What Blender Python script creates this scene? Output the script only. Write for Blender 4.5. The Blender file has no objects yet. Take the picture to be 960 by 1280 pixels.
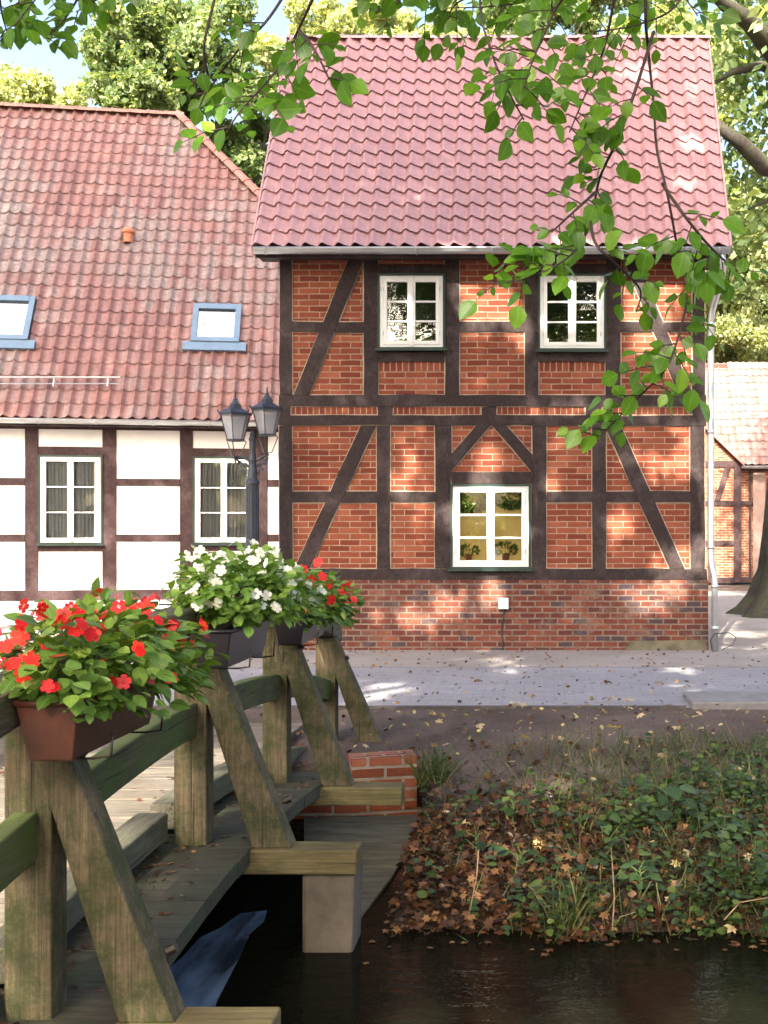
import bpy, math, random
import numpy as np
from mathutils import Vector, Matrix
R = math.radians
random.seed(7); rng = np.random.default_rng(7)
S = bpy.context.scene; COL = S.collection

# ------------------------------------------------------------ camera, light
F = 1500.0; CX = 680.0; HY = 666.0; EYE = 1.6      # photograph calibration (a crop of a larger frame: level camera, shifted)
cam = bpy.data.objects.new('camera', bpy.data.cameras.new('camera')); COL.objects.link(cam)
cam.location = (0, 0, EYE); cam.rotation_euler = (R(90), 0, 0)
cam.data.sensor_fit = 'VERTICAL'; cam.data.sensor_height = 36; cam.data.lens = F/1280*36
cam.data.shift_x = -(CX-480)/1280; cam.data.shift_y = (HY-640)/1280
cam.data.clip_start = .05; cam.data.clip_end = 2000
S.camera = cam
SUN_EL = 37; SUN_AZ = 12          # sun behind the camera, AZ degrees to the left
SUNV = Vector((-math.sin(R(SUN_AZ))*math.cos(R(SUN_EL)), -math.cos(R(SUN_AZ))*math.cos(R(SUN_EL)), math.sin(R(SUN_EL))))
w = bpy.data.worlds.new('World'); S.world = w; w.use_nodes = True
nt = w.node_tree; nt.nodes.clear()
sky = nt.nodes.new('ShaderNodeTexSky'); sky.sky_type = 'NISHITA'; sky.sun_disc = False
sky.sun_elevation = R(SUN_EL); sky.sun_rotation = R(180+SUN_AZ); sky.dust_density = 8; sky.air_density = 1.0; sky.ozone_density = 1.0
bg = nt.nodes.new('ShaderNodeBackground'); bg.inputs[1].default_value = .15
wo = nt.nodes.new('ShaderNodeOutputWorld'); nt.links.new(sky.outputs[0], bg.inputs[0]); nt.links.new(bg.outputs[0], wo.inputs[0])
sl = bpy.data.lights.new('sun', 'SUN'); sl.energy = 5.0; sl.angle = R(.53); sl.color = (1, .91, .76)
so = bpy.data.objects.new('sun', sl); COL.objects.link(so); so.rotation_euler = SUNV.to_track_quat('Z', 'Y').to_euler()
so.location = (0, -5, 30)
S.view_settings.view_transform = 'Standard'; S.view_settings.look = 'None'; S.view_settings.gamma = 1
S.view_settings.exposure = 2.1
S.cycles.max_bounces = 7; S.cycles.transparent_max_bounces = 12; S.cycles.caustics_reflective = False; S.cycles.caustics_refractive = False
S.cycles.use_denoising = True

def P(px, py, D): return Vector(((px-CX)*D/F, D, EYE-(py-HY)*D/F))
def proj(v): return CX+v[0]*F/v[1], HY-(v[2]-EYE)*F/v[1]

# ------------------------------------------------------------ helpers
def tag(o, label=None, cat=None, group=None, kind=None):
    for k, v in (('label', label), ('category', cat), ('group', group), ('kind', kind)):
        if v: o[k] = v
    return o
def empty(name, loc=(0, 0, 0), label=None, cat=None, group=None):
    o = bpy.data.objects.new(name, None); COL.objects.link(o); o.location = loc; o.empty_display_size = .3
    return tag(o, label, cat, group)
def link(name, me, parent=None, mat=None, smooth=False):
    o = bpy.data.objects.new(name, me); COL.objects.link(o)
    if mat is not None: me.materials.append(mat)
    if parent is not None:
        o.parent = parent
        if parent.type == 'EMPTY': o.matrix_parent_inverse = Matrix.Translation(-parent.location)   # meshes keep world coordinates
    if smooth: me.polygons.foreach_set('use_smooth', [True]*len(me.polygons))
    return o
class MB:
    def __init__(s): s.v = []; s.f = []; s.uv = []; s.m = []
    def face(s, pts, uv=None, m=0):
        i = len(s.v); s.v += [tuple(p) for p in pts]; s.f.append(list(range(i, i+len(pts))))
        s.uv.append(uv if uv else [(0, 0)]*len(pts)); s.m.append(m)
    def hexa(s, c, m=0):   # c: 8 corners, 0-3 bottom ring, 4-7 top ring
        c = [Vector(p) for p in c]
        ctr = sum(c, Vector())/8
        ln = (c[4]-c[0]).length; ss = random.random()*7
        for q in ((0, 3, 2, 1), (4, 5, 6, 7), (0, 1, 5, 4), (1, 2, 6, 5), (2, 3, 7, 6), (3, 0, 4, 7)):
            p = [c[k] for k in q]
            n = (p[1]-p[0]).cross(p[2]-p[0])
            if n.dot(p[0]-ctr) < 0: p.reverse()
            s.face(p, [(ss+(a.x+a.y)*1.0, a.z) for a in p], m)
    def box(s, x0, x1, y0, y1, z0, z1, m=0):
        s.hexa([(x0, y0, z0), (x1, y0, z0), (x1, y1, z0), (x0, y1, z0), (x0, y0, z1), (x1, y0, z1), (x1, y1, z1), (x0, y1, z1)], m)
    def prism(s, poly, y0, y1, m=0):   # polygon in XZ extruded in Y
        a = [Vector((p[0], y0, p[1])) for p in poly]; b = [Vector((p[0], y1, p[1])) for p in poly]
        ar = sum(poly[i][0]*poly[(i+1) % len(poly)][1]-poly[(i+1) % len(poly)][0]*poly[i][1] for i in range(len(poly)))
        if ar < 0: a.reverse(); b.reverse()
        uv = lambda q: [(p.x, p.z) for p in q]
        s.face(a, uv(a), m); s.face(b[::-1], uv(b[::-1]), m)
        for i in range(len(a)):
            j = (i+1) % len(a); q = [a[j], a[i], b[i], b[j]]; s.face(q, [(p.x+p.y, p.z) for p in q], m)
    def tube(s, pts, rad, n=8, cap=True, m=0):
        pts = [Vector(p) for p in pts]
        if not hasattr(rad, '__len__'): rad = [rad]*len(pts)
        base = len(s.v); up = None
        for i, p in enumerate(pts):
            t = (pts[min(i+1, len(pts)-1)]-pts[max(i-1, 0)]).normalized()
            if up is None: up = t.orthogonal().normalized()
            up = (up-t*up.dot(t)).normalized(); sd = t.cross(up)
            for k in range(n):
                a = 2*math.pi*k/n; s.v.append(tuple(p+(up*math.cos(a)+sd*math.sin(a))*rad[i]))
        for i in range(len(pts)-1):
            for k in range(n):
                a = base+i*n+k; b = base+i*n+(k+1) % n
                s.f.append([a, b, b+n, a+n]); s.uv.append([(k/n, i), ((k+1)/n, i), ((k+1)/n, i+1), (k/n, i+1)]); s.m.append(m)
        if cap:
            for r, i in ((1, 0), (0, len(pts)-1)):
                q = [base+i*n+k for k in range(n)]
                if r: q.reverse()
                s.f.append(q); s.uv.append([(0, 0)]*n); s.m.append(m)
    def lathe(s, prof, c, n=12, m=0, rot=0, sq=1):
        base = len(s.v)
        for r, z in prof:
            for k in range(n):
                a = 2*math.pi*k/n+rot; s.v.append((c[0]+r*math.cos(a), c[1]+r*math.sin(a)*sq, c[2]+z))
        for i in range(len(prof)-1):
            for k in range(n):
                a = base+i*n+k; b = base+i*n+(k+1) % n
                s.f.append([a, b, b+n, a+n]); s.uv.append([(0, 0)]*4); s.m.append(m)
    def build(s, name, mat, parent=None, smooth=False, bevel=0):
        me = bpy.data.meshes.new(name); me.from_pydata(s.v, [], s.f)
        ul = me.uv_layers.new(name='UVMap'); ul.data.foreach_set('uv', [c for f in s.uv for p in f for c in p])
        mats = mat if isinstance(mat, (list, tuple)) else [mat]
        o = link(name, me, parent)
        for q in mats: me.materials.append(q)
        me.polygons.foreach_set('material_index', s.m)
        if smooth: me.polygons.foreach_set('use_smooth', [True]*len(me.polygons))
        me.update()
        if bevel:
            b = o.modifiers.new('bevel', 'BEVEL'); b.width = bevel; b.segments = 2; b.limit_method = 'ANGLE'; b.angle_limit = R(50)
            wd = o.modifiers.new('weld', 'WELD'); wd.merge_threshold = .0002
            o.modifiers.move(1, 0)
        return o

# --- scattering one template many times into one mesh
def basis(dirv, nrm):
    d = dirv/np.linalg.norm(dirv, axis=1)[:, None]
    s_ = np.cross(d, nrm); s_ /= (np.linalg.norm(s_, axis=1)[:, None]+1e-9)
    n = np.cross(s_, d)
    return np.stack([s_, d, n], axis=1)          # rows: side, along, normal
def scatter(name, tv, tf, pos, B, size, mat, parent=None, rnd=None, smooth=True, kind=None):
    tv = np.array(tv, float); N = len(pos); nv = len(tv)
    size = np.broadcast_to(np.asarray(size, float), (N,))
    V = np.einsum('vk,nkj->nvj', tv, B)*size[:, None, None]+np.asarray(pos)[:, None, :]
    me = bpy.data.meshes.new(name)
    me.vertices.add(N*nv); me.vertices.foreach_set('co', V.reshape(-1))
    loops = np.concatenate([np.array(f) for f in tf]); cnt = np.array([len(f) for f in tf])
    al = (loops[None, :]+(np.arange(N)*nv)[:, None]).reshape(-1)
    ct = np.tile(cnt, N); st = np.concatenate([[0], np.cumsum(ct)[:-1]])
    me.loops.add(len(al)); me.loops.foreach_set('vertex_index', al.astype(np.int32))
    me.polygons.add(len(ct)); me.polygons.foreach_set('loop_start', st.astype(np.int32))
    try: me.polygons.foreach_set('loop_total', ct.astype(np.int32))
    except Exception: pass
    if rnd is None: rnd = rng.random(N)
    at = me.attributes.new('rnd', 'FLOAT', 'POINT'); at.data.foreach_set('value', np.repeat(rnd, nv).astype(np.float32))
    at = me.attributes.new('along', 'FLOAT', 'POINT'); at.data.foreach_set('value', np.tile(tv[:, 1], N).astype(np.float32))
    at = me.attributes.new('side', 'FLOAT', 'POINT'); at.data.foreach_set('value', np.tile(tv[:, 0], N).astype(np.float32))
    me.update(calc_edges=True); me.validate()
    o = link(name, me, parent, mat, smooth)
    if kind: o['kind'] = kind
    return o
def unit(n):
    v = rng.normal(size=(n, 3)); return v/np.linalg.norm(v, axis=1)[:, None]
# leaf templates: x side, y along (0..1), z normal
def leaf_tpl(wd=.33, fold=.10, curl=-.12, prof=((0, 0), (.12, .55), (.35, 1), (.6, .9), (.82, .5), (1, 0))):
    v = []; f = []
    for y, k in prof:
        z = curl*y*y
        if k == 0: v.append((0, y, z)); 
        else: v += [(-wd*k, y, z+fold*k), (0, y, z), (wd*k, y, z+fold*k)]
    f = [(0, 2, 1), (0, 3, 2)]
    n = len(prof)-2
    for i in range(n-1):
        a = 1+3*i; b = a+3
        f += [(a, a+1, b+1, b), (a+1, a+2, b+2, b+1)]
    a = 1+3*(n-1); t = a+3
    f += [(a, a+1, t), (a+1, a+2, t)]
    return v, f
LEAF = leaf_tpl(.38, .08, -.14); LEAFR = leaf_tpl(.36, .07, -.1)
LEAFLO = ([(0, 0, 0), (-.38, .45, .1), (0, 1, -.1), (.38, .45, .1)], [(0, 3, 2, 1)])
CLUMP = []
def clump_tpl(n=5, seed=1):
    r = random.Random(seed); v = []; f = []
    for k in range(n):
        a = r.random()*6.28; rr = r.random()*.5; c = Vector((math.cos(a)*rr, math.sin(a)*rr, r.uniform(-.25, .25)))
        d = Vector((r.gauss(0, 1), r.gauss(0, 1), r.gauss(0, .5))).normalized(); s_ = d.orthogonal().normalized()
        s_.rotate(Matrix.Rotation(r.random()*6.28, 3, d)); L = r.uniform(.35, .6); i = len(v)
        v += [tuple(c), tuple(c+d*L*.5+s_*L*.3), tuple(c+d*L), tuple(c+d*L*.5-s_*L*.3)]; f.append((i, i+1, i+2, i+3))
    return v, f

# ------------------------------------------------------------ materials
def newmat(name):
    m = bpy.data.materials.new(name); m.use_nodes = True
    n = m.node_tree.nodes; b = n['Principled BSDF']; return m, m.node_tree, b
def N(nt, t, **k):
    n = nt.nodes.new(t)
    for a, v in k.items(): setattr(n, a, v)
    return n
def mixc(nt, fac, a, b, mode='MIX'):
    m = N(nt, 'ShaderNodeMix', data_type='RGBA', blend_type=mode)
    for i, v in ((0, fac), (6, a), (7, b)):
        if hasattr(v, 'is_output'): nt.links.new(v, m.inputs[i])
        elif i == 0: m.inputs[0].default_value = v
        else: m.inputs[i].default_value = (*v[:3], 1)
    return m.outputs[2]
def ramp(nt, src, a, b, ca=(0, 0, 0), cb=(1, 1, 1)):
    r = N(nt, 'ShaderNodeValToRGB'); e = r.color_ramp.elements
    e[0].position = a; e[1].position = b; e[0].color = (*ca, 1); e[1].color = (*cb, 1)
    nt.links.new(src, r.inputs[0]); return r.outputs[0]
def noise(nt, vec, scale, detail=4, rough=.6, dist=0):
    n = N(nt, 'ShaderNodeTexNoise'); n.inputs['Scale'].default_value = scale; n.inputs['Detail'].default_value = detail
    n.inputs['Roughness'].default_value = rough; n.inputs['Distortion'].default_value = dist
    if vec is not None: nt.links.new(vec, n.inputs['Vector'])
    return n.outputs['Fac']
def coords(nt, scale=(1, 1, 1), kind='pos'):
    if kind == 'uv': s = N(nt, 'ShaderNodeUVMap').outputs[0]
    elif kind == 'obj': s = N(nt, 'ShaderNodeTexCoord').outputs['Object']
    else: s = N(nt, 'ShaderNodeNewGeometry').outputs['Position']
    m = N(nt, 'ShaderNodeMapping'); m.inputs['Scale'].default_value = scale; nt.links.new(s, m.inputs[0]); return m.outputs[0]
def bump(nt, h, b, strength=.4, dist=.01):
    u = N(nt, 'ShaderNodeBump'); u.inputs['Strength'].default_value = strength; u.inputs['Distance'].default_value = dist
    nt.links.new(h, u.inputs['Height']); nt.links.new(u.outputs[0], b.inputs['Normal'])
def simple(name, col, rough=.6, var=.25, scale=8, metal=0, bmp=.2, spec=.5, stretch=(1, 1, 1), bd=.004):
    m, nt, b = newmat(name); c = coords(nt, stretch); f = noise(nt, c, scale, 6, .65)
    c2 = tuple(min(1, x*(1+var)) for x in col); c1 = tuple(x*(1-var) for x in col)
    nt.links.new(ramp(nt, f, .3, .7, c1, c2), b.inputs['Base Color'])
    b.inputs['Roughness'].default_value = rough; b.inputs['Metallic'].default_value = metal; b.inputs['Specular IOR Level'].default_value = spec
    if bmp: bump(nt, f, b, bmp, bd)
    return m
def brickmat(name, c1, c2, c3, mortar, bw=.25, rh=.077, ms=.009, offset=.5, blotch=.35, dark=(.06, .03, .03), darkamt=.0, smear=0):
    m, nt, b = newmat(name); uv = coords(nt, (1, 1, 1), 'uv'); pos = coords(nt)
    # wobble the courses slightly
    nz = N(nt, 'ShaderNodeTexNoise'); nz.inputs['Scale'].default_value = 5; nz.inputs['Detail'].default_value = 3; nt.links.new(pos, nz.inputs['Vector'])
    vm = N(nt, 'ShaderNodeVectorMath', operation='MULTIPLY_ADD'); nt.links.new(nz.outputs['Color'], vm.inputs[0]); vm.inputs[1].default_value = (.022, .014, 0); nt.links.new(uv, vm.inputs[2])
    br = N(nt, 'ShaderNodeTexBrick'); br.offset = offset; nt.links.new(vm.outputs[0], br.inputs['Vector'])
    I = br.inputs; I['Scale'].default_value = 1; I['Brick Width'].default_value = bw; I['Row Height'].default_value = rh
    I['Mortar Size'].default_value = ms; I['Mortar Smooth'].default_value = .25; I['Bias'].default_value = 0
    I['Color1'].default_value = (0, 0, 0, 1); I['Color2'].default_value = (1, 1, 1, 1); I['Mortar'].default_value = (.5, .5, .5, 1)
    r = N(nt, 'ShaderNodeValToRGB'); e = r.color_ramp.elements; e[0].color = (*c1, 1); e[1].color = (*c3, 1); e[0].position = .05; e[1].position = .95
    k = e.new(.5); k.color = (*c2, 1); nt.links.new(br.outputs['Color'], r.inputs[0])
    col = r.outputs[0]
    if darkamt:
        r2 = ramp(nt, br.outputs['Color'], .10, .11+.001, (1, 1, 1), (0, 0, 0)) if darkamt < .5 else None
        col = mixc(nt, r2, col, dark)
    bl = noise(nt, pos, 2.2, 5, .7); col = mixc(nt, ramp(nt, bl, .35, .7), col, mixc(nt, .5, col, (c1[0]*.7, c1[1]*.6, c1[2]*.6)))
    fine = noise(nt, pos, 60, 4, .7); col = mixc(nt, blotch, col, mixc(nt, 1, col, ramp(nt, fine, .3, .7, (.55, .55, .55), (1.3, 1.3, 1.3)), 'MULTIPLY'))
    if smear: col = mixc(nt, ramp(nt, noise(nt, pos, 3.1, 7, .75), .52, .68, (0, 0, 0), (smear,)*3), col, (.26, .18, .14)); col = mixc(nt, ramp(nt, noise(nt, coords(nt, (1.4, 1.4, 4)), 1.3, 5, .7), .55, .66, (0, 0, 0), (.7,)*3), col, (.10, .07, .065))
    mc = mixc(nt, ramp(nt, noise(nt, pos, 9, 4), .35, .7), mortar, tuple(x*.6 for x in mortar))
    nt.links.new(mixc(nt, br.outputs['Fac'], col, mc), b.inputs['Base Color'])
    b.inputs['Roughness'].default_value = .85; b.inputs['Specular IOR Level'].default_value = .2
    h = N(nt, 'ShaderNodeMath', operation='MULTIPLY_ADD'); nt.links.new(br.outputs['Fac'], h.inputs[0]); h.inputs[1].default_value = -1; nt.links.new(fine, h.inputs[2])
    bump(nt, h.outputs[0], b, .8, .008)
    return m
def woodmat(name, c1, c2, moss=None, mossamt=.0, grain=(2, 2, 30), rough=.75, cracks=True, top=None, mosspos=(.45, .62)):
    m, nt, b = newmat(name); pos = coords(nt); g = coords(nt, grain)
    f = noise(nt, g, 2.5, 8, .7, .6); col = ramp(nt, f, .28, .72, c1, c2)
    big = noise(nt, pos, 1.7, 4, .6); col = mixc(nt, ramp(nt, big, .4, .7), col, mixc(nt, 1, col, (.6, .58, .55), 'MULTIPLY'))
    fl_ = noise(nt, coords(nt, tuple(x*4 if x > min(grain) else x*.6 for x in grain)), 2.5, 3, .6); col = mixc(nt, 1, col, ramp(nt, fl_, .3, .7, (.62, .60, .58), (1.25, 1.25, 1.22)), 'MULTIPLY')
    if moss:
        mf = noise(nt, pos, 4.0, 9, .82); col = mixc(nt, ramp(nt, mf, mosspos[0], mosspos[1], (0, 0, 0), (mossamt,)*3), col, moss)
    if cracks:
        mn = min(grain); cr = noise(nt, coords(nt, tuple(x*2.4 if x > mn else x*.28 for x in grain)), 2.2, 4, .55, .3); cm = ramp(nt, cr, .335, .36, (1, 1, 1), (0, 0, 0))
        col = mixc(nt, cm, col, tuple(x*.3 for x in c1))
    if top:
        gn = N(nt, 'ShaderNodeNewGeometry'); sx = N(nt, 'ShaderNodeSeparateXYZ'); nt.links.new(gn.outputs['Normal'], sx.inputs[0])
        col = mixc(nt, ramp(nt, sx.outputs['Z'], .3, .7, (0, 0, 0), (.7,)*3), col, top)
    nt.links.new(col, b.inputs['Base Color']); b.inputs['Roughness'].default_value = rough; b.inputs['Specular IOR Level'].default_value = .3
    bump(nt, f, b, .5, .006); return m
def leafmat(name, c1, c2, c3=None, trans=.45, rough=.42, vein=False, spec=.4, edge=None):
    m, nt, b = newmat(name); a = N(nt, 'ShaderNodeAttribute', attribute_name='rnd')
    r = N(nt, 'ShaderNodeValToRGB'); e = r.color_ramp.elements; e[0].color = (*c1, 1); e[1].color = (*(c3 or c2), 1); e[0].position = 0; e[1].position = 1
    k = e.new(.55); k.color = (*c2, 1); nt.links.new(a.outputs['Fac'], r.inputs[0]); col = r.outputs[0]
    pn = noise(nt, coords(nt), 30, 3); col = mixc(nt, 1, col, ramp(nt, pn, .3, .7, (.8, .8, .8), (1.15, 1.15, 1.15)), 'MULTIPLY')
    if vein:
        al = N(nt, 'ShaderNodeAttribute', attribute_name='along'); sd = N(nt, 'ShaderNodeAttribute', attribute_name='side')
        ab = N(nt, 'ShaderNodeMath', operation='ABSOLUTE'); nt.links.new(sd.outputs['Fac'], ab.inputs[0])
        q = N(nt, 'ShaderNodeMath', operation='MULTIPLY_ADD'); nt.links.new(ab.outputs[0], q.inputs[0]); q.inputs[1].default_value = -1.1; nt.links.new(al.outputs['Fac'], q.inputs[2])
        fr = N(nt, 'ShaderNodeMath', operation='PINGPONG'); nt.links.new(q.outputs[0], fr.inputs[0]); fr.inputs[1].default_value = .06
        ve = ramp(nt, fr.outputs[0], .0, .016, (1, 1, 1), (0, 0, 0)); md = ramp(nt, ab.outputs[0], .006, .025, (1, 1, 1), (0, 0, 0))
        mx = N(nt, 'ShaderNodeMath', operation='MAXIMUM'); nt.links.new(ve, mx.inputs[0]); nt.links.new(md, mx.inputs[1])
        sc = N(nt, 'ShaderNodeMath', operation='MULTIPLY'); nt.links.new(mx.outputs[0], sc.inputs[0]); sc.inputs[1].default_value = .35
        col = mixc(nt, sc.outputs[0], col, tuple(min(1, x*2.2+.02) for x in c2))
        bump(nt, fr.outputs[0], b, .25, .004)
    nt.links.new(col, b.inputs['Base Color']); b.inputs['Roughness'].default_value = rough; b.inputs['Specular IOR Level'].default_value = spec
    t = N(nt, 'ShaderNodeBsdfTranslucent'); nt.links.new(mixc(nt, 1, col, (1.6, 1.5, .6), 'MULTIPLY'), t.inputs[0])
    ms = N(nt, 'ShaderNodeMixShader'); ms.inputs[0].default_value = trans
    nt.links.new(b.outputs[0], ms.inputs[1]); nt.links.new(t.outputs[0], ms.inputs[2])
    nt.links.new(ms.outputs[0], nt.nodes['Material Output'].inputs[0]); return m
def glassmat(name, refl=.12, tint=(.9, .95, .95), rough=.01, wav=.0):
    m, nt, b = newmat(name); nt.nodes.remove(b)
    t = N(nt, 'ShaderNodeBsdfTransparent'); t.inputs[0].default_value = (*tint, 1)
    g = N(nt, 'ShaderNodeBsdfGlossy'); g.inputs['Roughness'].default_value = rough
    l = N(nt, 'ShaderNodeLayerWeight'); l.inputs[0].default_value = .5
    a = N(nt, 'ShaderNodeMath', operation='MULTIPLY_ADD'); nt.links.new(l.outputs['Fresnel'], a.inputs[0]); a.inputs[1].default_value = 1; a.inputs[2].default_value = refl
    ms = N(nt, 'ShaderNodeMixShader'); nt.links.new(a.outputs[0], ms.inputs[0]); nt.links.new(t.outputs[0], ms.inputs[1]); nt.links.new(g.outputs[0], ms.inputs[2])
    nt.links.new(ms.outputs[0], nt.nodes['Material Output'].inputs[0])
    if wav:
        u = N(nt, 'ShaderNodeBump'); u.inputs['Strength'].default_value = wav; u.inputs['Distance'].default_value = .01
        nt.links.new(noise(nt, coords(nt), 5, 2), u.inputs['Height']); nt.links.new(u.outputs[0], g.inputs['Normal'])
    return m
def tilemat(name, cols, greys=None, rough=.4, spec=.5, var=1):
    m, nt, b = newmat(name); uv = coords(nt, (1, 1, 1), 'uv')
    fl = N(nt, 'ShaderNodeVectorMath', operation='FLOOR'); nt.links.new(uv, fl.inputs[0])
    wn = N(nt, 'ShaderNodeTexWhiteNoise', noise_dimensions='2D'); nt.links.new(fl.outputs[0], wn.inputs[0])
    r = N(nt, 'ShaderNodeValToRGB'); e = r.color_ramp.elements; e[0].color = (*cols[0], 1); e[1].color = (*cols[-1], 1)
    for i, c in enumerate(cols[1:-1]): k = e.new((i+1)/(len(cols)-1)); k.color = (*c, 1)
    nt.links.new(wn.outputs['Value'], r.inputs[0]); col = r.outputs[0]; pos = coords(nt)
    if greys:
        big = noise(nt, coords(nt, (.5, .35, .35)), .9, 4, .6)
        ad = N(nt, 'ShaderNodeMath', operation='MULTIPLY_ADD'); nt.links.new(wn.outputs['Value'], ad.inputs[0]); ad.inputs[1].default_value = .22; nt.links.new(big, ad.inputs[2])
        gf = ramp(nt, ad.outputs[0], .53, .76)
        col = mixc(nt, gf, col, mixc(nt, ramp(nt, noise(nt, pos, 14, 5), .35, .65), greys[0], greys[1]))
        lich = noise(nt, pos, 7, 7, .8); col = mixc(nt, ramp(nt, lich, .64, .72, (0, 0, 0), (.5,)*3), col, (.42, .42, .36))
    st = noise(nt, pos, 12, 6, .7); col = mixc(nt, var, col, mixc(nt, 1, col, ramp(nt, st, .3, .7, (.78, .76, .76), (1.15, 1.15, 1.15)), 'MULTIPLY'))
    nt.links.new(col, b.inputs['Base Color']); b.inputs['Roughness'].default_value = rough; b.inputs['Specular IOR Level'].default_value = spec
    bump(nt, st, b, .15*var, .004); return m

M = {}
BC = ((.18, .043, .025), (.26, .070, .036), (.34, .108, .058), (.42, .30, .22))
M['brick'] = brickmat('brick_new', *BC, bw=.28, rh=.0815, ms=.0072)
M['brick_header'] = brickmat('brick_headers', *BC, bw=.080, rh=.14, ms=.008, offset=0)
M['brick_soldier'] = brickmat('brick_soldiers', *BC, bw=.085, rh=.2, ms=.009, offset=0)
M['plinth'] = brickmat('brick_plinth', (.085, .032, .028), (.17, .046, .030), (.23, .075, .045), (.24, .175, .14), bw=.205, rh=.078, ms=.011, blotch=.6, darkamt=.2, dark=(.075, .055, .065), smear=.55)
M['abut'] = brickmat('brick_abutment', (.24, .07, .035), (.38, .10, .05), (.42, .15, .08), (.42, .34, .26), bw=.25, rh=.082, ms=.012)
M['mortar'] = simple('mortar_fillet', (.42, .32, .24), .9, .25, 20)
def tarred(name, c1, c2, c3):
    m, nt, b = newmat(name); p = coords(nt); g = noise(nt, coords(nt, (9, 9, 9)), 2.2, 8, .75, .8); col = ramp(nt, g, .3, .72, c1, c2)
    col = mixc(nt, ramp(nt, noise(nt, p, 2.3, 6, .75), .48, .68, (0, 0, 0), (.75,)*3), col, c3)
    col = mixc(nt, 1, col, ramp(nt, noise(nt, coords(nt, (26, 26, 5)), 3, 4, .7), .3, .65, (.55, .55, .55), (1.25, 1.25, 1.25)), 'MULTIPLY')
    nt.links.new(col, b.inputs['Base Color']); b.inputs['Roughness'].default_value = .75; b.inputs['Specular IOR Level'].default_value = .25
    bump(nt, g, b, .7, .008); return m
M['timber'] = tarred('tarred_timber', (.016, .011, .011), (.050, .032, .032), (.085, .062, .062))
M['timber2'] = tarred('brown_timber', (.030, .016, .017), (.070, .040, .042), (.10, .066, .068))
M['plaster'] = simple('lime_plaster', (.78, .78, .77), .9, .09, 1.6, bmp=.15)
M['white'] = simple('white_window_paint', (.80, .81, .79), .35, .03, 6, bmp=.05)
M['green'] = simple('dark_green_casing', (.012, .035, .028), .4, .2, 6)
M['zinc'] = simple('zinc', (.48, .50, .52), .35, .12, 5, metal=.75, bmp=.05)
M['glass'] = glassmat('window_glass', .10, wav=.25)
M['glass_clear'] = glassmat('curtained_glass', .0, (.97, .98, .98))
M['glass_sky'] = glassmat('skylight_glass', .45, (.5, .6, .65), wav=.1)
M['glass_lamp'] = glassmat('lantern_glass', .03, (.97, .98, 1))
nt = M['glass_lamp'].node_tree; oo = nt.nodes['Material Output'].inputs[0]; df = N(nt, 'ShaderNodeBsdfDiffuse'); df.inputs[0].default_value = (.7, .73, .78, 1)
tl = N(nt, 'ShaderNodeBsdfTranslucent'); tl.inputs[0].default_value = (.8, .83, .88, 1); ad = N(nt, 'ShaderNodeMixShader'); nt.links.new(df.outputs[0], ad.inputs[1]); nt.links.new(tl.outputs[0], ad.inputs[2])
mx = N(nt, 'ShaderNodeMixShader'); mx.inputs[0].default_value = .38; nt.links.new(oo.links[0].from_socket, mx.inputs[1]); nt.links.new(ad.outputs[0], mx.inputs[2]); nt.links.new(mx.outputs[0], oo)
M['tile_new'] = tilemat('engobed_tile', [(.46, .25, .25), (.49, .27, .27), (.52, .29, .285)], None, .38, .7, var=.35)
M['tile_old'] = tilemat('old_clay_tile', [(.21, .105, .092), (.29, .145, .125), (.25, .125, .11), (.33, .17, .15)], ((.22, .165, .15), (.31, .24, .22)), .5, .6)
M['ridge'] = simple('ridge_tile', (.36, .165, .13), .6, .25, 6)
M['slate_blue'] = simple('skylight_frame', (.13, .20, .28), .4, .1, 5, metal=.3)
M['black'] = simple('black_paint', (.022, .028, .04), .42, .3, 10)
M['lampblack'] = simple('blue_black_iron_paint', (.024, .029, .045), .38, .3, 14)
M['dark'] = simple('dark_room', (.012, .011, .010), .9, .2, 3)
M['ochre'] = simple('glowing_ochre_wall', (.85, .60, .20), .8, .12, 2)
b = M['ochre'].node_tree.nodes['Principled BSDF']; b.inputs['Emission Color'].default_value = (.85, .58, .18, 1); b.inputs['Emission Strength'].default_value = .07  # the wall itself glows, standing in for lamplight in the room
M['curtain'] = simple('net_curtain', (.66, .68, .72), .9, .15, 5, stretch=(12, 12, .3), bmp=.3, bd=.01)
M['bulb'] = simple('opal_glass', (.8, .82, .84), .25, .02, 3)
M['rail'] = woodmat('mossy_rail', (.050, .045, .025), (.14, .125, .07), (.055, .095, .014), .85, grain=(14, 2, 14), top=(.11, .14, .045), mosspos=(.44, .60))
M['post'] = woodmat('weathered_post', (.055, .042, .024), (.215, .170, .105), (.030, .042, .012), .9, grain=(16, 16, 1.4), mosspos=(.42, .58))
M['hand'] = woodmat('grey_handrail', (.07, .068, .05), (.18, .17, .13), (.05, .065, .025), .5, grain=(14, 2, 14))
M['plank'] = woodmat('grey_plank', (.10, .085, .07), (.27, .235, .20), (.07, .075, .05), .4, grain=(2, 16, 16), rough=.8)
M['walk'] = woodmat('ledge_plank', (.026, .024, .018), (.085, .076, .057), (.04, .065, .03), .6, grain=(2, 16, 16), rough=.8)
M['beam'] = woodmat('outrigger_beam', (.09, .072, .035), (.26, .21, .10), (.07, .09, .03), .5, grain=(1.5, 14, 14))
M['concrete'] = simple('stained_concrete', (.105, .085, .065), .85, .5, 4, bmp=.4)
M['concrete_moss'] = simple('mossy_concrete', (.13, .115, .075), .85, .6, 3, stretch=(1, 5, 1), bmp=.5)
M['box_brown'] = simple('brown_plastic', (.060, .020, .013), .4, .45, 6, bmp=.15)
M['box_black'] = simple('dark_plastic', (.012, .010, .016), .35, .25, 4, bmp=.05)
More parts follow.
